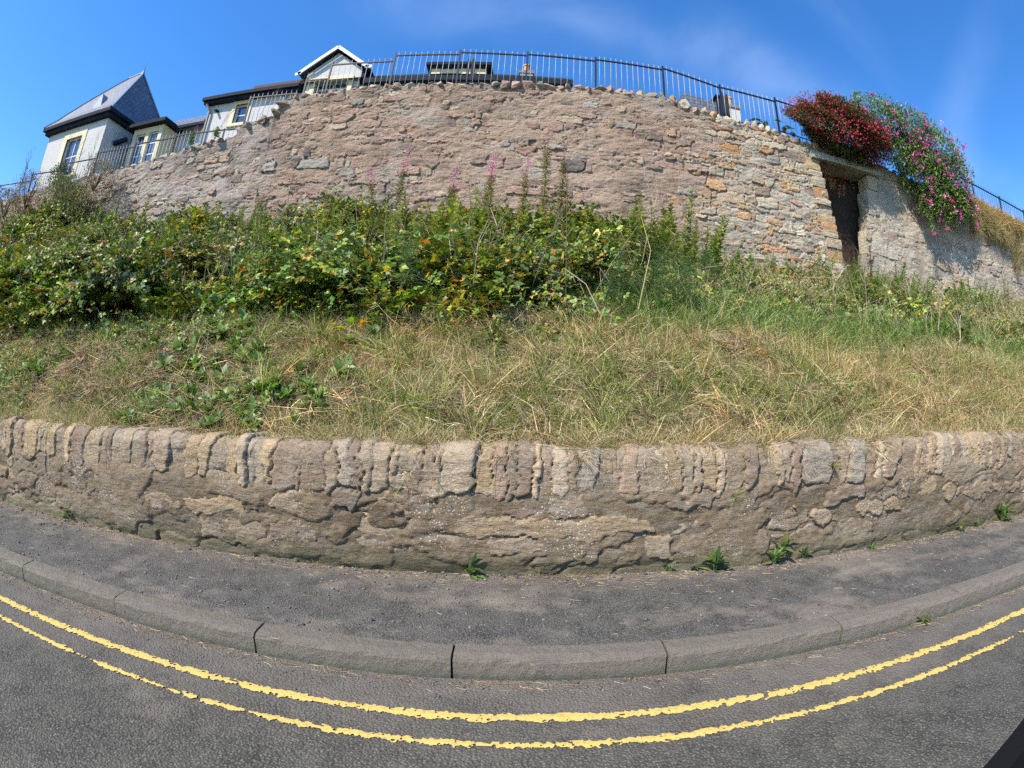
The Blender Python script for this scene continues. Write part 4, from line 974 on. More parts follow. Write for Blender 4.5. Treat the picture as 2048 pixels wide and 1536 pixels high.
def weed(n, L0, pal, wr=0.45, el0=0.15):
    v = Veg()
    for k in range(n):
        a = k*2.4+rnd.uniform(-.3, .3); el = rnd.uniform(el0, 1.2); d = (math.cos(a)*math.cos(el), math.sin(a)*math.cos(el), math.sin(el))
        L_ = L0*rnd.uniform(.5, 1.2); z = rnd.uniform(0, L0*.8)
        v.leaf((d[0]*.01, d[1]*.01, z), d, (0, 0, 1) if el < 1 else (d[0], d[1], .3), L_, L_*wr, jc(pal[rnd.randrange(len(pal))], .15))
    v.tube([(0, 0, -.03), (0, 0, L0*.8)], .004, .002, pal[0], 3)
    return v
def litter(n, R_, pal):
    v = Veg()
    for _ in range(n):
        a = rnd.uniform(0, 6.28); q = (rnd.uniform(-R_, R_), rnd.uniform(-R_, R_), rnd.uniform(0.0, .05)); L_ = rnd.uniform(.05, .28)
        v.tube([q, (q[0]+math.cos(a)*L_, q[1]+math.sin(a)*L_, q[2]+rnd.uniform(-.02, .06))], .0028, .0014, jc(pal[rnd.randrange(len(pal))], .3), 3)
    for _ in range(n//3):
        a = rnd.uniform(0, 6.28); q = (rnd.uniform(-R_, R_), rnd.uniform(-R_, R_), rnd.uniform(0.01, .05)); v.simpleleaf(q, (math.cos(a), math.sin(a), rnd.gauss(0, .3)), (rnd.gauss(0, .4), -.3, 1), .05, .03, jc((0.16, 0.10, 0.06), .4))
    return v

# ---- scattering: a point mesh with rotation / scale / variant / tint, instanced by geometry nodes
def euler_from(lx, ly, spin):
    """tilt the z axis towards (lx,ly) by its length (rad), after spinning about z"""
    al = np.sqrt(lx**2+ly**2)+1e-9; ax = -ly/al; ay = lx/al; c = np.cos(al); s = np.sin(al); C = 1-c
    Rl = np.zeros((len(al), 3, 3)); Rl[:, 0, 0] = c+ax*ax*C; Rl[:, 0, 1] = ax*ay*C; Rl[:, 0, 2] = ay*s; Rl[:, 1, 0] = ax*ay*C; Rl[:, 1, 1] = c+ay*ay*C; Rl[:, 1, 2] = -ax*s
    Rl[:, 2, 0] = -ay*s; Rl[:, 2, 1] = ax*s; Rl[:, 2, 2] = c
    cz, sz = np.cos(spin), np.sin(spin); Rz = np.zeros_like(Rl); Rz[:, 0, 0] = cz; Rz[:, 0, 1] = -sz; Rz[:, 1, 0] = sz; Rz[:, 1, 1] = cz; Rz[:, 2, 2] = 1
    M_ = Rl@Rz; return np.stack([np.arctan2(M_[:, 2, 1], M_[:, 2, 2]), -np.arcsin(np.clip(M_[:, 2, 0], -1, 1)), np.arctan2(M_[:, 1, 0], M_[:, 0, 0])], 1)
def scatter(name, P, rot, scl, tint, srcs):
    n = len(P); rg = np.random.RandomState(n % 997)
    me = bpy.data.meshes.new(name); me.vertices.add(n); me.vertices.foreach_set('co', np.asarray(P, np.float32).ravel())
    for an, ty, d in (('rot', 'FLOAT_VECTOR', rot), ('tint', 'FLOAT_COLOR', np.concatenate([tint, np.ones((n, 1))], 1))):
        a = me.attributes.new(an, ty, 'POINT'); a.data.foreach_set('vector' if ty == 'FLOAT_VECTOR' else 'color', np.asarray(d, np.float32).ravel())
    a = me.attributes.new('scl', 'FLOAT', 'POINT'); a.data.foreach_set('value', np.asarray(scl, np.float32))
    a = me.attributes.new('variant', 'INT', 'POINT'); a.data.foreach_set('value', rg.randint(0, len(srcs), n).astype(np.int32))
    coll = bpy.data.collections.new(name+'_kinds')
    for m_ in srcs: coll.objects.link(bpy.data.objects.new(name+'_kind', m_))
    o = link(name, me); md = o.modifiers.new('scatter', 'NODES'); g = bpy.data.node_groups.new(name+'_nodes', 'GeometryNodeTree')
    g.interface.new_socket('Geometry', in_out='INPUT', socket_type='NodeSocketGeometry'); g.interface.new_socket('Geometry', in_out='OUTPUT', socket_type='NodeSocketGeometry')
    gi = g.nodes.new('NodeGroupInput'); go = g.nodes.new('NodeGroupOutput'); ip = g.nodes.new('GeometryNodeInstanceOnPoints'); ci = g.nodes.new('GeometryNodeCollectionInfo')
    ci.inputs['Collection'].default_value = coll; ci.inputs['Separate Children'].default_value = True; ci.inputs['Reset Children'].default_value = True
    ip.inputs['Pick Instance'].default_value = True
    def na(nm, ty):
        q = g.nodes.new('GeometryNodeInputNamedAttribute'); q.data_type = ty; q.inputs['Name'].default_value = nm; return [s_ for s_ in q.outputs if s_.enabled][0]
    mtp = g.nodes.new('GeometryNodeMeshToPoints')
    g.links.new(gi.outputs[0], mtp.inputs[0]); g.links.new(mtp.outputs[0], ip.inputs['Points']); g.links.new(ci.outputs[0], ip.inputs['Instance'])
    g.links.new(na('variant', 'INT'), ip.inputs['Instance Index'])
    e2r = g.nodes.new('FunctionNodeEulerToRotation'); g.links.new(na('rot', 'FLOAT_VECTOR'), e2r.inputs[0]); g.links.new(e2r.outputs[0], ip.inputs['Rotation'])
    g.links.new(na('scl', 'FLOAT'), ip.inputs['Scale']); g.links.new(ip.outputs[0], go.inputs[0]); md.node_group = g
    o['kind'] = 'stuff'; return o
def pts(n, x0, x1, y0, y1, seed):
    rg = np.random.RandomState(seed); return rg.uniform(x0, x1, n), rg.uniform(y0, y1, n), rg
def inview(x, y, m_=3.2): return np.abs(x) < 1.75*y+m_
def place(name, n, x0, x1, y0, y1, seed, dens, srcs, scl, tilt=0.25, lean=(0, -0.35), tintf=None, dz=0.0, tj=0.15, floor=bank_z):
    x, y, rg = pts(n, x0, x1, y0, y1, seed); k = inview(x, y) & (rg.rand(n) < dens(x, y)); x = x[k]; y = y[k]; m_ = len(x)
    lx = lean[0]+tilt*rg.normal(0, 1, m_)+0.5*fbm(x*0.9, y*0.9, 3, seed+1)*tilt*2.5; ly = lean[1]+tilt*rg.normal(0, 1, m_)+0.5*fbm(x*0.9, y*0.9, 3, seed+2)*tilt*2.5
    rot = euler_from(lx, ly, rg.uniform(0, 6.28, m_)); t = np.exp(rg.normal(0, tj, (m_, 1)))*np.ones((1, 3))
    if tintf is not None: t = t*tintf(x, y)
    return scatter(name, np.stack([x, y, floor(x, y)+dz], 1), rot, rg.uniform(scl[0], scl[1], m_), t, srcs)
# zones on the bank (metres): lower edge of the bramble mass
def br_low(x): return np.interp(x, [-9, -5.3, -3.9, -2.5, -1.2, -.2, .6, 1.6, 3], [4.7, 4.75, 5.1, 5.25, 5.0, 5.2, 5.5, 7.3, 9.5])
def lowmask(x, y): return y < br_low(x)+0.3
def greenness(x, y): return np.clip(0.58+0.95*fbm(x*0.55+3, y*0.8, 4, 411)+0.22*sst(2.0, 6.0, x)+0.34*sst(4.4, 6.0, y)*(x > 0.5)+0.12*sst(-1, -3, x), 0, 1)
tD = [tuft(46, (.10, .26), .0040, 0.05, [STRAW, TAN, TAN, STRAW, BROWN, GR], .07, .8).mesh('dry_tuft', M_grass) for _ in range(5)]
tG = [tuft(44, (.12, .30), .0045, 0.25, [GR, GRD, GRL, GR, TAN, STRAW], .06, .7).mesh('green_tuft', M_grass) for _ in range(5)]
tL = [tuft(34, (.10, .22), .007, 0.6, [GRL, GRL, GR, (0.26, 0.36, 0.07)], .04, .4).mesh('bright_tuft', M_grass) for _ in range(3)]
tT = [tuft(40, (.28, .60), .005, 0.7, [PALE, STRAW, GRL, GRL, GR, GR, TAN], .06, .9, 9).mesh('tall_tuft', M_grass) for _ in range(5)]
bA = [bramble(i, BR).mesh('bramble_clump', M_leaf) for i in range(6)]
bY = [bramble(i, BRY, .4, 6, .055).mesh('bramble_clump_pale', M_leaf) for i in range(4)]
fE = [fern(.55, (0.09, 0.15, 0.045)).mesh('horsetail', M_grass) for i in range(3)]
nE = [nettle(rnd.uniform(.5, .9), [(0.19, 0.27, 0.065), (0.13, 0.20, 0.045), (0.25, 0.33, 0.09)]).mesh('spire_weed', M_grass) for i in range(4)]
wE = [weed(16, .075, [(0.17, 0.25, 0.05), (0.22, 0.31, 0.065), (0.13, 0.19, 0.045)], .55).mesh('broadleaf_weed', M_leaf) for i in range(4)]
lE = [litter(46, .2, [STRAW, BROWN, TAN, (0.3, 0.24, 0.19)]).mesh('dead_litter', M_grass) for i in range(3)]
place('dry_grass', 19000, -16, 18, 3.12, 9.7, 1, lambda x, y: np.where(lowmask(x, y) | (x > 1.5), (1-greenness(x, y))*1.0+0.15, .12)*np.where((x < -2.2), .55, 1), tD, (.8, 1.5), .5, (0, -.55), lambda x, y: np.stack([1.08+.1*fbm(x*1.9, y*1.9, 3, 511), .98+.25*fbm(x*1.9, y*1.9, 3, 512), .85+.3*fbm(x*1.9, y*1.9, 3, 512)], 1))
place('grass', 19000, -16, 18, 3.14, 9.7, 2, lambda x, y: np.where(lowmask(x, y) | (x > 1.2), greenness(x, y)*1.1, .25)*np.where((x < -2.2) & (y < 4.6), .5, 1), tG, (.7, 1.45), .45, (.1, -.45))
tM = [tuft(60, (.10, .24), .0038, 0.0, [STRAW, TAN, STRAW, TAN, BROWN], .11, 1.0).mesh('thatch', M_grass) for _ in range(4)]
place('matted_thatch', 7500, -13, 14, 3.14, 6.4, 26, lambda x, y: lowmask(x, y)*np.where(x < -2.2, .45, 1.0)*(1.15-greenness(x, y)), tM, (.8, 1.4), .25, (.05, -.6))
place('bright_grass', 1500, -9, 12, 3.2, 6.5, 3, lambda x, y: sst(.12, .35, fbm(x*1.6, y*2, 3, 420))*lowmask(x, y), tL, (.7, 1.3), .2, (0, -.3))
place('green_weeds_by_the_wall', 1700, 0, 14, 7.2, 9.8, 17, lambda x, y: sst(.0, .2, fbm(x*.7, y*1.1, 3, 433)), [m_ for m_ in nE], (.55, 1.35), .2, (0, -.2))
place('lush_grass', 2600, 1.0, 10, 5.1, 7.6, 18, lambda x, y: sst(-.15, .15, fbm(x*.9, y*1.2, 3, 437)+.1), tG, (1.2, 2.3), .3, (.15, -.5), lambda x, y: np.stack([.75+0*x, .95+0*x, .8+0*x], 1))
place('tall_grass', 2400, .8, 18, 5.0, 9.8, 4, lambda x, y: np.where(y > 5.9, .75, .10)*(0.35+sst(-.1, .3, fbm(x*.8, y*.9, 3, 430))), tT, (.8, 1.35), .22, (.35, -.35), lambda x, y: np.stack([1+0*x, 1+0*x, 1+0*x], 1))
place('brambles', 3600, -16, 3.2, 4.7, 9.75, 5, lambda x, y: sst(-.25, .25, y-br_low(x)), bA, (.6, 1.35), .35, (0, -.25), dz=.05, tj=.25, floor=lambda x, y: bank_z(x, y)+.95*np.clip(fbm(x*1.0, y*1.0, 3, 500)+.08, -.1, .6)+.22*sst(8.2, 9.6, y), tintf=lambda x, y: np.stack([1.5+.45*fbm(x*1.7, y*1.7, 3, 501), 1.35+.3*fbm(x*1.7, y*1.7, 3, 502), .75+0*x], 1))
place('yellowing_brambles', 1500, .8, 15, 5.2, 9.7, 6, lambda x, y: sst(.02, .22, fbm(x*.75+2, y*.8, 3, 440)), bY, (.7, 1.1), .25, (0, -.3), dz=.05)
place('bramble_runners', 700, -9, 3, 4.0, 5.6, 24, lambda x, y: (y < br_low(x)+.2)*(y > br_low(x)-.75)*sst(-.1, .2, fbm(x*1.4, y*1.6, 3, 505))*.9, bA, (.28, .6), .4, (0, -.5), dz=-.02, tintf=lambda x, y: np.stack([1.5+0*x, 1.35+0*x, .9+0*x], 1))
place('bramble_thicket', 520, 1.0, 8.5, 6.6, 9.7, 27, lambda x, y: sst(-.12, .12, fbm(x*1.0, y*1.1, 3, 507)+.12*sst(5, 2, x)), bA+bY, (.7, 1.25), .35, (0, -.25), dz=.08, tj=.25, tintf=lambda x, y: np.stack([1.7+0*x, 1.5+0*x, .9+0*x], 1))
place('bramble_patches', 2000, 1.2, 15, 5.6, 9.7, 21, lambda x, y: sst(-.08, .12, fbm(x*.62+5, y*.9, 3, 441)), bA, (.55, 1.1), .35, (0, -.25), dz=.02, tj=.25, tintf=lambda x, y: np.stack([1.5+0*x, 1.3+0*x, .9+0*x], 1))
dS = []
for i_ in range(4):
    v = Veg()
    for k in range(3):
        a = rnd.uniform(0, 6.28); L_ = rnd.uniform(.35, .9); e = np.array([math.cos(a)*.5*L_, math.sin(a)*.4*L_, L_]); q0_ = np.array([rnd.gauss(0, .1), rnd.gauss(0, .1), 0]); v.tube([q0_, q0_+e*.5+[rnd.gauss(0, .05), 0, .03], q0_+e], .0045, .002, jc((0.42, 0.34, 0.24), .3), 3)
        for j in range(3): t = rnd.uniform(.4, .9); v.tube([q0_+e*t, q0_+e*t+np.array([rnd.gauss(0, .12), rnd.gauss(0, .1), .14])], .0025, .001, jc((0.36, 0.28, 0.2), .3), 3)
    dS.append(v.mesh('dead_sticks', M_grass))
place('dead_sticks', 420, -14, 12, 4.9, 9.6, 22, lambda x, y: .35+.65*(y > br_low(x)), dS, (.7, 1.7), .35, (0, -.1), dz=.15)
place('tall_spires', 260, -3.6, 3.2, 7.4, 9.5, 23, lambda x, y: sst(-.1, .2, fbm(x*1.1, y*1.1, 3, 503)+.1), nE, (.9, 1.75), .22, (0, 0), lambda x, y: np.stack([1.15+0*x, .95+0*x, .9+0*x], 1), dz=.35)
place('horsetail', 380, -12, 3, 5.0, 9.2, 7, lambda x, y: sst(.0, .3, fbm(x*.7, y*.9, 3, 450)+.25*sst(-5.5, -8, x)), fE, (.9, 1.6), .15, (0, -.1), dz=.25)
place('green_spires', 480, -13, 1.5, 8.6, 9.72, 8, lambda x, y: (.12+.88*sst(-2.5, -5, x))*sst(-.15, .2, fbm(x*.9, y*2, 3, 455)+.1), nE, (.55, 1.3), .16, (0, 0), dz=.3)
place('broadleaf_weeds', 4200, -9.5, 9, 3.14, 5.4, 9, lambda x, y: lowmask(x, y)*(np.where(x < -1.4, .8, .012))*sst(-.05, .18, fbm(x*1.3, y*1.7, 3, 460)), wE, (.6, 1.5), .25, (0, -.4), dz=.02)
place('dead_litter', 1500, -12, 10, 3.12, 5.6, 10, lambda x, y: lowmask(x, y)*(np.where(x < -2, .9, .25)), lE, (.7, 1.3), .15, (0, -.45), dz=.01)
# hanging dry grass over the lip of the low wall
place('wall_foot_grass', 700, -6.2, 6.4, 2.79, 2.88, 25, lambda x, y: sst(-.15, .25, fbm(x*2.2, x*0, 3, 506)), tD, (.12, .34), .3, (0, -.3), floor=lambda x, y: KH-.008+SL*x)
place('lip_grass', 1300, -6.4, 6.6, 2.93, 3.2, 11, lambda x, y: .25+.75*sst(-.25, .15, fbm(x*1.1, x*0, 3, 470)+.12*(x > -1)), tD, (.4, .85), .45, (0, -.95), floor=lambda x, y: .862+SL*x)

# ---- single plants
MSTEM = M_dead
def plant(name, loc, label, cat, group=None):
    return empty(name, loc, label=label, cat=cat, group=group)
def add(root, name, v, m, kind=None): return link(name, v.mesh(name, m), root, kind=kind)
def willowherb(x, y, h, lean, label, pink=1.0, faded=False):
    z = float(bank_z(x, y)); r = plant('willowherb', (x, y, z), label, 'wildflower', 'willowherbs standing in the brambles')
    st, lf, fl = Veg(), Veg(), Veg()
    wv_ = rnd.uniform(-.09, .09)
    ax = lambda t: np.array([lean*t*t*h+wv_*math.sin(t*3.4+x), 0.03*math.sin(t*5+x), h*t])
    st.tube([ax(t) for t in np.linspace(0, 1, 9)], .009, .003, (0.22, 0.12, 0.06), 4)
    for k in range(int(h*120)):
        t = .2+.6*k/(h*120)
        if math.sin(k*.37+x*5) > .75: continue
        a = k*2.4; d = (math.cos(a), math.sin(a), rnd.uniform(-.1, .55)); c = jc(rnd.choice([(0.12, 0.19, 0.04), (0.09, 0.15, 0.035), (0.20, 0.21, 0.05), (0.27, 0.15, 0.05)]), .15)
        lf.simpleleaf(ax(t), d, (0, 0, 1), rnd.uniform(.11, .19)*(1.2-t*.6), .026, c)
    for s_ in range(7):
        t = rnd.uniform(.35, .78); a = rnd.uniform(0, 6.28); q = ax(t); e = q+np.array([math.cos(a)*.18, math.sin(a)*.1, .32])
        st.tube([q, (q+e)/2+np.array([math.cos(a)*.03, 0, -.02]), e], .004, .002, (0.22, 0.12, 0.06), 3)
        for k in range(14): lf.simpleleaf(q+(e-q)*k/14, (math.cos(k*2.4), math.sin(k*2.4), .4), (0, 0, 1), .06, .012, jc((0.12, 0.18, 0.04), .2))
    n = int(24*pink)
    for k in range(n):
        t = .76+.22*(k+rnd.random()*3)/max(n, 1); q = ax(t); a = k*2.4+rnd.uniform(-.4, .4); e = q+np.array([math.cos(a)*.06, math.sin(a)*.06, .01]); c = (0.62, 0.30, 0.34) if faded else rnd.choice([(0.66, 0.20, 0.46), (0.60, 0.16, 0.42), (0.72, 0.36, 0.56)])
        fl.tube([q, e], .0015, .0015, (0.35, 0.08, 0.15), 3)
        for j in range(4):
            b_ = j*1.57+a; d = (math.cos(b_)*.7*math.sin(a)+math.cos(a)*.5, math.sin(b_)*.8, math.cos(b_)*.7); fl.simpleleaf(e, d, (math.cos(a), math.sin(a), .2), .036 if not faded else .028, .030 if not faded else .014, jc(c, .12))
    for k in range(18):   # seed pods
        t = .66+.14*k/18; a = k*2.4; q = ax(t); st.tube([q, q+np.array([math.cos(a)*.05, math.sin(a)*.05, .05])], .002, .001, jc((0.42, 0.17, 0.16), .2), 3)
    add(r, 'stem', st, M_dead); add(r, 'leaves', lf, M_leafu, 'stuff'); add(r, 'flowers', fl, M_petal, 'stuff')
for a_ in ((-2.45, 8.4, 2.65, .06, 'tall pink willowherb in flower standing left of centre against the wall'),
           (-2.95, 8.5, 2.2, -.03, 'shorter willowherb with pink flowers left of the tall one'),
           (-1.55, 8.7, 2.2, .05, 'willowherb with a thin pink tip right of the tall flowering one'),
           (-.62, 8.3, 2.45, -.02, 'willowherb with two small pink flower heads beside the white dead stick'),
           (-.15, 8.5, 2.55, .04, 'willowherb with a bright pink head just left of the tallest leafy one'),
           (-.95, 8.9, 2.2, .08, 'low willowherb with a faint pink tip among the yellowish leaves')): willowherb(*a_)
willowherb(.25, 8.5, 3.25, .02, 'tallest leafy willowherb with faded pale pink tips reaching up the wall', 1.3, True)
willowherb(.48, 8.9, 2.8, .10, 'slender willowherb with faded salmon tips right of the tallest leafy one', 1.2, True)
def stalk(x, y, h, seed, label, col=(0.50, 0.42, 0.30), r=.010, br=7, spread=.5, name='dead_stalk', lean=.1, dz=0., twigs=2, up=1.0):
    rr = random.Random(seed); z = float(bank_z(x, y))+dz; root = plant(name, (x, y, z), label, 'dead plant', 'dead stalks on the bank'); v = Veg()
    def grow(p, d, L_, r_, lv):
        n = 4; P = [np.array(p)]; d = np.array(d, float)
        for k in range(n): d = d+np.array([rr.gauss(0, .13), rr.gauss(0, .10), rr.gauss(0, .05)]); d /= np.linalg.norm(d); P.append(P[-1]+d*L_/n)
        v.tube(P, r_, r_*.5, jc(col, .12), 4)
        if lv > 0:
            for k in range(br if lv == twigs else max(2, br//2)):
                t = rr.uniform(.35, 1); i_ = min(n-1, int(t*n)); q = P[i_]+(P[i_+1]-P[i_])*(t*n-i_); a = rr.uniform(0, 6.28)
                grow(q, d*up+np.array([math.cos(a)*spread, math.sin(a)*spread*.7, .25]), L_*rr.uniform(.25, .5), r_*.5, lv-1)
    grow((0, 0, -.05), (lean, 0, 1), h, r, twigs); add(root, 'stem', v, M_dead); return root
stalk(2.45, 8.7, 1.9, 1, 'pale bare stalk leaning left in front of the wall, right of centre', lean=-.08, r=.012, br=6)
stalk(1.75, 8.8, .95, 2, 'thin straight straw-coloured stalk in the grass right of the brambles', br=2, r=.008)
stalk(5.35, 7.4, .95, 3, 'forked whitish dead stalk standing in the yellow-green brambles', r=.012, br=5, spread=.7)
stalk(7.9, 7.9, .95, 4, 'pale forked stalk right of the red-brown dock', r=.011, br=6, spread=.7)
stalk(7.6, 7.0, .85, 5, 'low spreading pale stalk in front of the right-hand wall', r=.010, br=8, spread=.9)
stalk(6.0, 4.95, .6, 6, 'small dry stalk low on the bank near the right edge', r=.007, br=5)
stalk(-1.05, 8.2, 1.55, 7, 'white crooked dead stick among the willowherbs', (0.55, 0.47, 0.38), .012, 4, .5, lean=.06)
stalk(-3.9, 7.9, 1.1, 8, 'pale dead stem crossing the left brambles', (0.45, 0.38, 0.27), .009, 3, .7, lean=.5)
stalk(-5.2, 9.0, 1.7, 9, 'dry umbel stalk with brown seed heads, left of centre against the wall', (0.13, 0.09, 0.07), .009, 9, .75, name='dry_umbel')
stalk(-1.9, 4.9, .5, 10, 'grey broken sticks lying at the foot of the brambles', (0.40, 0.33, 0.26), .009, 4, 1.2, lean=1.1)
stalk(-.9, 5.0, .55, 11, 'crossed bare twigs leaning out of the bramble foot near the centre', (0.38, 0.30, 0.22), .008, 4, 1.2, lean=-.9)
stalk(8.6, 8.6, 1.0, 13, 'thin brown seed stalk rising left of the doorway foot', (0.30, 0.22, 0.14), .006, 7, .4)
stalk(4.2, 9.3, 1.3, 14, 'fine purple-tinged thistle stalks against the pale wall', (0.22, 0.20, 0.14), .007, 8, .4)
for (x, y, h, s_, lb) in ((-14.3, 9.3, 2.4, 21, 'bare grey shrub at the far left in front of the turret'), (-12.6, 9.4, 2.2, 22, 'grey twiggy shrub below the turret window'), (-16.2, 9.3, 1.9, 23, 'thin leafless shrub left of the turret corner'), (-11.2, 9.5, 1.6, 24, 'short twiggy shrub where the lower wall top begins')):
    r_ = stalk(x, y, h, s_, lb, (0.20, 0.165, 0.13), .010, 11, .55, 'bare_shrub', twigs=3, up=1.2, dz=.2); r_['category'] = 'shrub'; r_['group'] = 'bare shrubs at the left end'
# heads of the dry umbel
um = [o for o in COL.objects if o.name.startswith('dry_umbel')][0]; v = Veg()
for k in range(26):
    q = np.array([rnd.gauss(0, .42), rnd.gauss(0, .2), rnd.uniform(.9, 2.1)])
    for j in range(10):
        a = j*.63; v.tube([q, q+np.array([math.cos(a)*.07, math.sin(a)*.05, .05])], .0014, .003, (0.12, 0.07, 0.05), 3)
add(um, 'seed_heads', v, M_dead, 'stuff')
# dock
dk = plant('dock', (6.75, 7.8, float(bank_z(6.75, 7.8))), 'red-brown dock seed spike standing below the doorway', 'wild plant'); v = Veg(); v.tube([(0, 0, 0), (.01, 0, .7), (.03, 0, 1.45)], .008, .003, (0.25, 0.07, 0.04), 4)
for k in range(330):
    t = .45+.55*k/330; a = k*2.4; rr_ = .045*(1.1-t)+.01; v.simpleleaf((.03*t+math.cos(a)*rr_*.3, math.sin(a)*rr_*.3, 1.45*t), (math.cos(a), math.sin(a), .6), (0, 0, 1), .022, .016, jc((0.24, 0.075, 0.04), .25))
add(dk, 'seed_spike', v, M_dead)
# reddish dead shrub at the left
def bushy(name, loc, rx, ry, rz_, n, L_, W_, pal, label, cat, m=M_leafu, up=.4, stems=18, scol=(0.12, 0.08, 0.05), partname='foliage', shell=.55, seed=0, shape=None):
    root = plant(name, loc, label, cat); v = Veg(); s_ = Veg(); rr = random.Random(seed)
    cl = [(rr.gauss(0, .5), rr.gauss(0, .5), rr.uniform(-.4, .9)) for _ in range(26)]
    for k in range(n):
        a = rr.uniform(0, 6.28); u = rr.uniform(-1, 1); r_ = (shell+(1-shell)*rr.random()**.5)*(1+.16*math.sin(a*3+u*4+seed)+.10*math.sin(a*7+u*9))
        s2 = math.sqrt(1-u*u); q = np.array([math.cos(a)*s2*rx*r_, math.sin(a)*s2*ry*r_, u*rz_*r_])
        if shape: q = shape(q)
        q += np.array([rr.gauss(0, .03), rr.gauss(0, .03), rr.gauss(0, .03)])
        d = q/np.array([rx, ry, rz_])+np.array([rr.gauss(0, .6), rr.gauss(0, .6), rr.gauss(0, .6)+up]); v.simpleleaf(q, d, (rr.gauss(0, .4), -.4, 1), L_*rr.uniform(.6, 1.25), W_*rr.uniform(.7, 1.2), jc(pal[rr.randrange(len(pal))], .2))
    for k in range(stems):
        a = rr.uniform(0, 6.28); e = np.array([math.cos(a)*rx*.95, math.sin(a)*ry*.9, rr.uniform(-.3, 1.05)*rz_]); 
        if shape: e = shape(e)
        s_.tube([(0, 0, -rz_*.7), e*.5+np.array([0, 0, .1*rz_]), e*1.03], .012, .003, scol, 4)
    add(root, partname, v, m, 'stuff'); add(root, 'stems', s_, M_dead); return root
bushy('dead_shrub', (-15.4, 9.25, 6.25), .85, .5, .75, 2600, .09, .02, [(0.20, 0.10, 0.06), (0.15, 0.08, 0.05), (0.28, 0.15, 0.07), (0.10, 0.12, 0.04)], 'rust-brown dying shrub at the far left below the railing', 'shrub', seed=3)
bushy('dead_shrub', (-11.9, 9.35, 6.3), .7, .4, .6, 1700, .09, .018, [(0.24, 0.14, 0.08), (0.18, 0.11, 0.06), (0.10, 0.14, 0.04)], 'brown dried growth where the left wall top meets the brambles', 'shrub', seed=4)
bushy('ivy_shrub', (-14.4, 9.75, 6.85), .55, .35, .4, 900, .07, .055, [(0.03, 0.06, 0.03), (0.05, 0.09, 0.04)], 'small dark evergreen shrub by the railing foot at the left', 'shrub', seed=5)
for (x, zz, rx, h_, s_, pal_, lb) in ((-13.4, 6.0, .9, .55, 41, [(0.12, 0.17, 0.05), (0.20, 0.14, 0.07), (0.09, 0.13, 0.04)], 'scrubby green and brown growth under the railing at the left, beside the grey shrub'),
    (-16.9, 6.1, .9, .6, 42, [(0.16, 0.12, 0.06), (0.10, 0.14, 0.04), (0.24, 0.15, 0.08)], 'tangled brown scrub at the left edge of the picture below the end railing'),
    (-12.6, 5.6, .8, .5, 43, [(0.15, 0.20, 0.06), (0.10, 0.15, 0.04), (0.22, 0.16, 0.08)], 'mixed green scrub in front of the left wall below the turret house')):
    bushy('scrub', (x, 9.3, zz), rx, .45, h_, 2200, .10, .028, pal_, lb, 'shrub', seed=s_)
# flowering bushes on the right wall
FU = [(0.075, 0.12, 0.035), (0.05, 0.09, 0.03), (0.11, 0.13, 0.04), (0.16, 0.07, 0.05)]
fu = bushy('fuchsia_bush', (7.95, 9.72, 8.40), 1.38, .8, .70, 24000, .085, .048, FU, 'fuchsia bush covered in small red flowers, spilling over the wall above the doorway', 'bush', seed=11, shape=lambda q: q+np.array([0, 0, -.16*q[0]]))
v = Veg()
for k in range(2500):
    a = rnd.uniform(0, 6.28); u = rnd.uniform(-.85, 1); s2 = math.sqrt(1-u*u); r_ = rnd.uniform(.86, 1.10)*(1+.16*math.sin(a*3+u*4+11)+.10*math.sin(a*7+u*9)); q = np.array([math.cos(a)*s2*1.38*r_, -abs(math.sin(a))*s2*.8*r_, u*.70*r_]); q[2] -= .16*q[0]
    c = jc(rnd.choice([(0.48, 0.035, 0.06), (0.36, 0.03, 0.05), (0.58, 0.06, 0.13), (0.30, 0.03, 0.045)]), .15)
    for j in range(4): v.simpleleaf(q, (math.cos(j*1.57)*.6, math.sin(j*1.57)*.6, -1), (rnd.gauss(0, 1), -1, 0.2), .055, .020, c)
add(fu, 'flowers', v, M_petal, 'stuff')
# sprays of fuchsia hanging in the doorway
fd = plant('fuchsia_spray', (7.75, 9.95, 7.1), 'red-leaved fuchsia spray hanging inside the top of the doorway', 'bush'); v = Veg()
for s_ in range(9):
    x0_ = rnd.uniform(-.4, .35); pts_ = [np.array([x0_, .1, .45]), np.array([x0_+rnd.gauss(0, .1), -.02, .15]), np.array([x0_+rnd.gauss(0, .18), -.08, -rnd.uniform(.1, .75)])]
    v.tube(pts_, .004, .002, (0.18, 0.10, 0.06), 3)
    for k in range(34):
        t = k/34; q = pts_[0]*(1-t)**2+2*pts_[1]*t*(1-t)+pts_[2]*t*t; a = k*2.4
        v.simpleleaf(q, (math.cos(a), math.sin(a)-.3, -.35), (0, -.4, 1), .075, .032, jc(rnd.choice([(0.42, 0.03, 0.05), (0.55, 0.05, 0.07), (0.13, 0.15, 0.04), (0.10, 0.10, 0.04), (0.16, 0.15, 0.05)]), .2))
add(fd, 'foliage', v, M_leafu, 'stuff')
SP = [(0.15, 0.22, 0.055), (0.10, 0.165, 0.04), (0.23, 0.29, 0.08), (0.07, 0.12, 0.032), (0.18, 0.24, 0.065)]
pea = plant('sweet_pea_bush', (10.9, 9.7, 7.9), 'big bush of everlasting pea with magenta flowers tumbling down the right-hand wall', 'bush'); v = Veg(); fl = Veg(); s_ = Veg()
blobs = [(-1.35, 0, 1.25, 1.15, .7, .75), (-.2, 0, 1.25, 1.2, .8, .72), (.75, -.1, .75, 1.15, .8, .85), (1.35, -.1, .15, .85, .7, .75), (.1, -.15, -.1, 1.0, .6, .8), (1.15, -.2, -.75, .95, .5, .7), (.15, -.25, -1.05, .5, .35, .55), (-.45, -.1, .35, .9, .55, .6)]
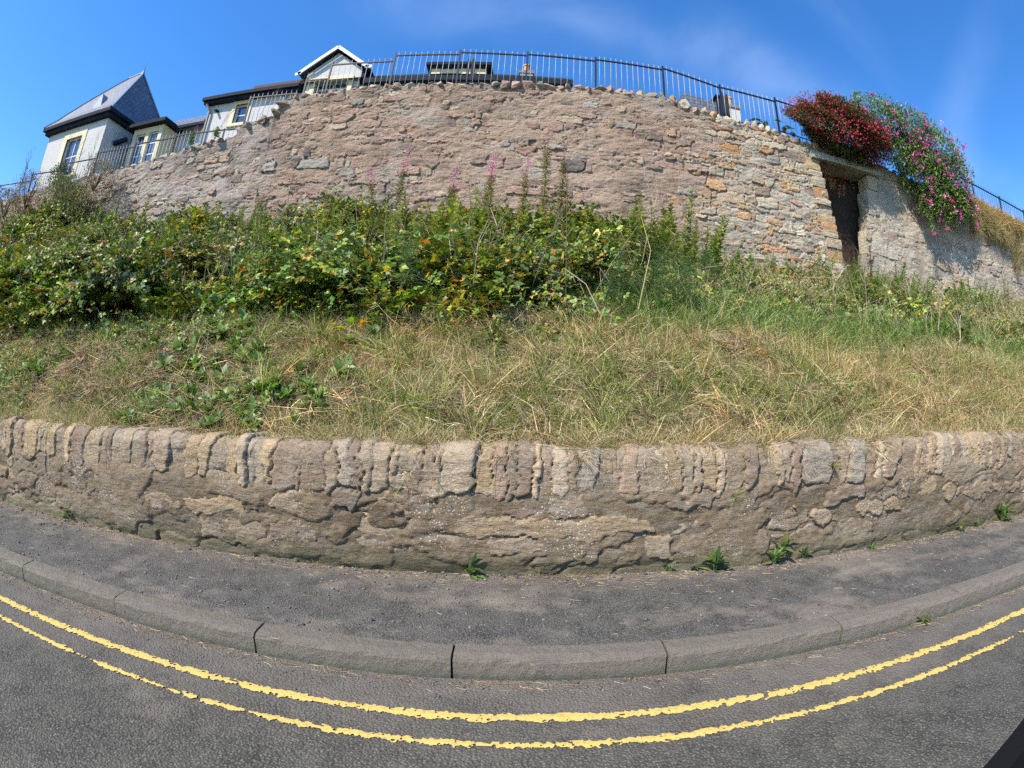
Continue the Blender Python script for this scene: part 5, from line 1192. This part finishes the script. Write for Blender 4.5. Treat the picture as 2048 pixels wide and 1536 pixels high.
for (bx, by, bz_, rx, ry, rz__) in blobs:
    n = int(3000*rx*rz__/.7)
    for k in range(n):
        a = rnd.uniform(0, 6.28); u = rnd.uniform(-1, 1); s2 = math.sqrt(1-u*u); r_ = (.55+.5*rnd.random()**.5)*(1+.13*math.sin(a*4+u*5+bx*3)); q = np.array([bx+math.cos(a)*s2*rx*r_, by+math.sin(a)*s2*ry*r_, bz_+u*rz__*r_])
        d = (rnd.gauss(0, .7), rnd.gauss(-.3, .6), rnd.gauss(.25, .7)); v.simpleleaf(q, d, (rnd.gauss(0, .5), -.5, .8), rnd.uniform(.08, .15), rnd.uniform(.03, .05), jc(rnd.choice(SP), .2))
    for k in range(int(17*rx)):
        a = rnd.uniform(0, 6.28); q = np.array([bx+math.cos(a)*rx*rnd.uniform(.3, 1.1), by-ry*.4, bz_+math.sin(a)*rz__*rnd.uniform(.3, 1.12)]); q[1] -= ry*.35
        c0 = rnd.choice([(0.66, 0.07, 0.42), (0.74, 0.12, 0.50), (0.60, 0.05, 0.36), (0.80, 0.35, 0.62)])
        for f in range(rnd.randint(3, 9)):
            qq = q+np.array([rnd.gauss(0, .045), rnd.gauss(0, .03), rnd.gauss(0, .05)])
            for j in range(3): fl.simpleleaf(qq, (rnd.gauss(0, .7), -.6, rnd.gauss(.3, .6)), (rnd.gauss(0, .3), -1, .3), .05, .05, jc(c0, .12), .5)
    for k in range(5): s_.tube([(bx*.5, .2, 0), (bx+rnd.gauss(0, .2), by, bz_+.2), (bx+rnd.uniform(-1, 1)*rx, by-ry*.7, bz_+rnd.uniform(-1, 1)*rz__)], .006, .002, (0.14, 0.18, 0.07), 3)
for (tx, tz, L_) in ((.2, -1.5, .5), (-.1, -1.9, .6), (1.9, -.7, .5), (2.0, -1.2, .6), (-.5, -.3, .4), (.5, -1.7, .5), (1.9, .5, .35), (-.35, -.9, .6)):
    P_ = [np.array([tx-.15, -.25, tz+L_]), np.array([tx, -.42, tz+L_*.4]), np.array([tx+.05, -.36, tz-L_*.3])]; s_.tube(P_, .004, .002, (0.14, 0.18, 0.07), 3)
    for k in range(70):
        t = rnd.random(); q = P_[0]*(1-t)**2+2*P_[1]*t*(1-t)+P_[2]*t*t+np.array([rnd.gauss(0, .05), rnd.gauss(0, .03), rnd.gauss(0, .03)]); v.simpleleaf(q, (rnd.gauss(0, .7), -.3, rnd.gauss(0, .7)), (0, -.7, .7), .11, .024, jc(rnd.choice(SP), .2))
    for f in range(7):
        q = P_[2]+np.array([rnd.gauss(0, .05), -.03, rnd.gauss(0, .06)])
        for j in range(3): fl.simpleleaf(q, (rnd.gauss(0, .7), -.6, rnd.gauss(.3, .6)), (rnd.gauss(0, .3), -1, .3), .05, .05, jc((0.72, 0.09, 0.46), .12), .5)
add(pea, 'foliage', v, M_leafu, 'stuff'); add(pea, 'flowers', fl, M_petal, 'stuff'); add(pea, 'stems', s_, M_dead)
pea.scale = (1.0, .95, .95); pea.location.x -= .22; pea.location.z += .05
# dark broad-leaved plant behind the railing
bl = plant('broadleaf_plant', (6.6, 10.9, 8.3), 'dark large-leaved plant behind the railing right of the chimney', 'plant'); v = Veg()
for k in range(16):
    a = k*2.4; q = (rnd.uniform(-.75, .75), rnd.gauss(0, .1), rnd.uniform(.1, .75)); v.tube([(q[0]*.4, 0, -.6), q], .008, .005, (0.05, 0.09, 0.03), 3)
    v.leaf(q, (math.cos(a), math.sin(a)*.5, rnd.uniform(-.2, .3)), (0, -.2, 1), .28, .15, jc((0.035, 0.075, 0.04), .2))
add(bl, 'leaves', v, M_leafu, 'stuff')
# brown dry grass on the earth above the right-hand wall
def wtop(x, y): return ztop(x)+0.12+0.2*fbm(x*1.3, y*2, 3, 481)
place('wall_top_grass', 1500, 12.0, 19.5, 9.72, 10.28, 12, lambda x, y: 1+0*x, tD, (1.0, 2.0), .4, (.3, -.9), lambda x, y: np.stack([1.05+0*x, .9+0*x, .75+0*x], 1), floor=wtop)
place('wall_face_grass', 900, 13.0, 19.5, 9.70, 9.82, 13, lambda x, y: .5+0*x, tD, (1.0, 1.9), .4, (.2, -1.4), floor=lambda x, y: ztop(x)-np.abs(fbm(x*3, x*0, 3, 5))*(1.2+1.6*sst(14, 17, x)))
xs = np.linspace(12.2, 22, 60); ys = np.linspace(-.35, .55, 9); X, Y = np.meshgrid(xs, ys); Z = ztop(X)+.16*np.cos(Y*2.4)-.16+.12*fbm(X*1.4, Y*3, 3, 77)+0.06
i = np.arange(8*60).reshape(8, 60)[:, :-1].ravel()
o = link('wall_top_earth', mesh_np('wall_top_earth', np.stack([X.ravel(), (UY+.2+Y).ravel(), Z.ravel()], 1), np.stack([i, i+1, i+61, i+60], 1), M_soil)); o['kind'] = 'structure'
# small plants growing on the lower left wall top
for (x, s_, lb) in ((-8.0, 31, 'small leafy tuft with dry stems on the lower wall beside the stepped end'), (-6.75, 32, 'brown dead plant stuck in the stepped wall end')):
    r_ = stalk(x, 9.8, .95, s_, lb, (0.24, 0.17, 0.14), .006, 9, .4, 'wall_top_plant'); r_.location.z = float(ztop(x))-.02; r_['category'] = 'plant'; r_['group'] = 'plants on the wall top'
    if s_ == 31: add(r_, 'leaves', nettle(.35, [(0.16, 0.22, 0.08), (0.12, 0.18, 0.06)], 1.6, .14), M_leafu, 'stuff')
bd = plant('buddleia', (-8.9, 9.9, 7.0), 'small purple-flowered plant on the lower wall under the downpipe', 'plant'); v = nettle(.5, [(0.12, 0.18, 0.06), (0.10, 0.15, 0.05)], 1.4, .12); f_ = Veg()
for k in range(120): f_.simpleleaf((rnd.gauss(0, .03)+.05, 0, .4+.25*rnd.random()), (rnd.gauss(0, 1), rnd.gauss(0, 1), .3), (0, 0, 1), .02, .02, jc((0.25, 0.12, 0.4), .2))
add(bd, 'leaves', v, M_leafu, 'stuff'); add(bd, 'flowers', f_, M_petal, 'stuff')
# weeds at the foot of the low wall, each its own plant
WG = [(0.12, 0.21, 0.05), (0.17, 0.27, 0.07), (0.09, 0.16, 0.045), (0.20, 0.20, 0.07)]
for (x, y, s_, lb) in ((-.21, 2.84, .105, 'bright green weed at the wall foot near the middle of the pavement'), (1.18, 2.86, .06, 'small weed at the wall foot just left of the largest leafy weed'),
    (1.30, 2.80, .12, 'largest leafy weed at the wall foot, right of centre'), (1.02, 2.85, .045, 'tiny low weed at the wall foot, left of the largest one'), (1.82, 2.86, .14, 'tall bushy weed growing up the wall base, in the group of three'),
    (1.74, 2.80, .09, 'low pale weed in front of the tall bushy one'), (2.0, 2.84, .075, 'narrow weed right of the tall bushy one at the wall foot'), (2.60, 2.80, .04, 'tiny sprig in the dirt at the wall foot before the right bend'),
    (3.68, 2.82, .07, 'thin sprig at the wall foot, first of the far right three'), (3.92, 2.82, .05, 'small sprig between the thin one and the bushy far right weed'), (4.3, 2.80, .14, 'bushy green weed at the wall foot at the far right'),
    (-3.6, 2.84, .095, 'yellow-green weed at the wall foot at the far left'), (-5.2, 2.82, .10, 'green weed cut by the left edge of the picture at the wall foot'),
    (2.22, 1.82, .06, 'thin weed with dry straw in the gutter against the kerb, at the right')):
    z = SL*x+(KH-.01 if y > 1.9 else 0); r_ = plant('wall_weed', (x, y, z), lb, 'weed', 'weeds at the foot of the low wall' if y > 1.9 else None)
    add(r_, 'leaves', weed(int(14+s_*170), s_*.92, WG, .30, .1), M_leafu)
    if y < 1.9:
        v = Veg()
        for k in range(30): a = rnd.uniform(0, 6.28); v.blade((rnd.gauss(-.05, .06), rnd.gauss(0, .012), .004), (math.cos(a), math.sin(a)*.3, .15), .07, .002, (0, 0, -.01), jc(STRAW), 2)
        add(r_, 'dry_straw', v, M_dead, 'stuff')
for (x, zz, lb) in ((1.42, .50, 'small grassy tuft growing out of a crack in the low wall face'), (2.18, .66, 'dry-green tuft rooted between the coping stones at the right')):
    r_ = plant('wall_tuft', (x, 2.86, SL*x+KH+zz-.03), lb, 'weed'); t_ = tuft(22, (.05, .11), .004, .2, [GRL, GR, (0.3, 0.3, 0.1)], .01, .6); o = add(r_, 'blades', t_, M_leafu); o.rotation_euler = (.9, 0, 0)
# straw and grit on pavement and in the gutter
def scatter_flat(name, n, x0, x1, yc, ysig, dz, pal, Lr, r_, seed, side=0):
    rr = random.Random(seed); v = Veg()
    for k in range(n):
        x = rr.uniform(x0, x1); y = yc+side*abs(rr.gauss(0, ysig)) if side else yc+rr.gauss(0, ysig)
        a = rr.gauss(0, 1.0); L_ = rr.uniform(*Lr); z = SL*x+dz+r_
        dx_, dy_ = math.cos(a)*L_, math.sin(a)*L_*.6
        v.tube([(x, y, z), (x+dx_*.5, y+dy_*.5+rr.gauss(0, L_*.08), z+SL*dx_*.5+r_*.5), (x+dx_, y+dy_, z+SL*dx_)], r_, r_*.6, jc(pal[rr.randrange(len(pal))], .25), 3)
    o = link(name, v.mesh(name, M_dead)); o['kind'] = 'stuff'; return o
SC = [(0.42, 0.30, 0.17), (0.30, 0.20, 0.12), (0.50, 0.38, 0.24), (0.20, 0.13, 0.09)]
scatter_flat('straw_litter', 2600, -6, 6.5, 2.84, .10, KH-.004, SC, (.015, .075), .0013, 1, -1)
scatter_flat('straw_litter', 420, -4.5, 5, 2.4, .25, KH-.004, SC, (.015, .07), .0013, 2)
scatter_flat('straw_litter', 900, -4.5, 5, 1.825, .035, .001, SC, (.012, .07), .0013, 3, -1)
def grit(name, n, x0, x1, y0, y1, dz, s0, s1, m, seed, bias=0):
    rr = random.Random(seed); V = []; Fc = []; C = []
    base = np.array([(-1, -1, -.6), (1, -.8, -.6), (.9, 1, -.6), (-.8, .9, -.6), (-.5, -.6, .7), (.7, -.4, .6), (.4, .6, .8), (-.6, .5, .5)])
    fq = np.array([(0, 3, 2, 1), (4, 5, 6, 7), (0, 1, 5, 4), (1, 2, 6, 5), (2, 3, 7, 6), (3, 0, 4, 7)])
    for k in range(n):
        x = rr.uniform(x0, x1); y = rr.uniform(y0, y1) if not bias else y1-abs(rr.gauss(0, (y1-y0)*.25)); s_ = s0+(s1-s0)*rr.random()**3; a = rr.uniform(0, 6.28); c, s = math.cos(a), math.sin(a)
        b_ = base*np.array([s_, s_*rr.uniform(.6, 1), s_*.6])*np.array([[rr.uniform(.8, 1.2)] for _ in range(8)]); q = np.stack([b_[:, 0]*c-b_[:, 1]*s+x, b_[:, 0]*s+b_[:, 1]*c+y, b_[:, 2]+SL*x+dz+s_*.3], 1)
        V.append(q); Fc.append(fq+8*k); cc = rr.choice([(0.07, 0.07, 0.08), (0.12, 0.11, 0.10), (0.2, 0.17, 0.14), (0.16, 0.16, 0.16), (0.22, 0.20, 0.17)]); C.append(np.tile(cc, (8, 1)))
    o = link(name, mesh_np(name, np.concatenate(V), np.concatenate(Fc), m, np.concatenate(C), False)); o['kind'] = 'stuff'
grit('gravel', 1500, -5, 6, 1.98, 2.84, KH-.005, .0025, .011, M_dead, 5)
grit('gravel', 900, -5, 6, 2.60, 2.88, KH-.005, .003, .016, M_dead, 6, 1)
grit('gravel', 900, -4.5, 5.5, 1.45, 1.84, .001, .002, .008, M_dead, 7, 1)
M_peb = simple('dark_pebble', (0.05, 0.05, 0.055), 0.8, 0.3, .3, 30)
for (x, y, s_, lb) in ((-1.45, 2.28, .022, 'small dark stone lying on the pavement at the left'), (-.62, 2.14, .02, 'dark pebble on the pavement left of the sandy patch')):
    o = link('pebble', rock_mesh(int(x*-100), M_peb, 'pebble')); o.location = (x, y, SL*x+KH+s_*.2); o.scale = (s_*1.4, s_, s_*.8); tag(o, lb, 'stone')
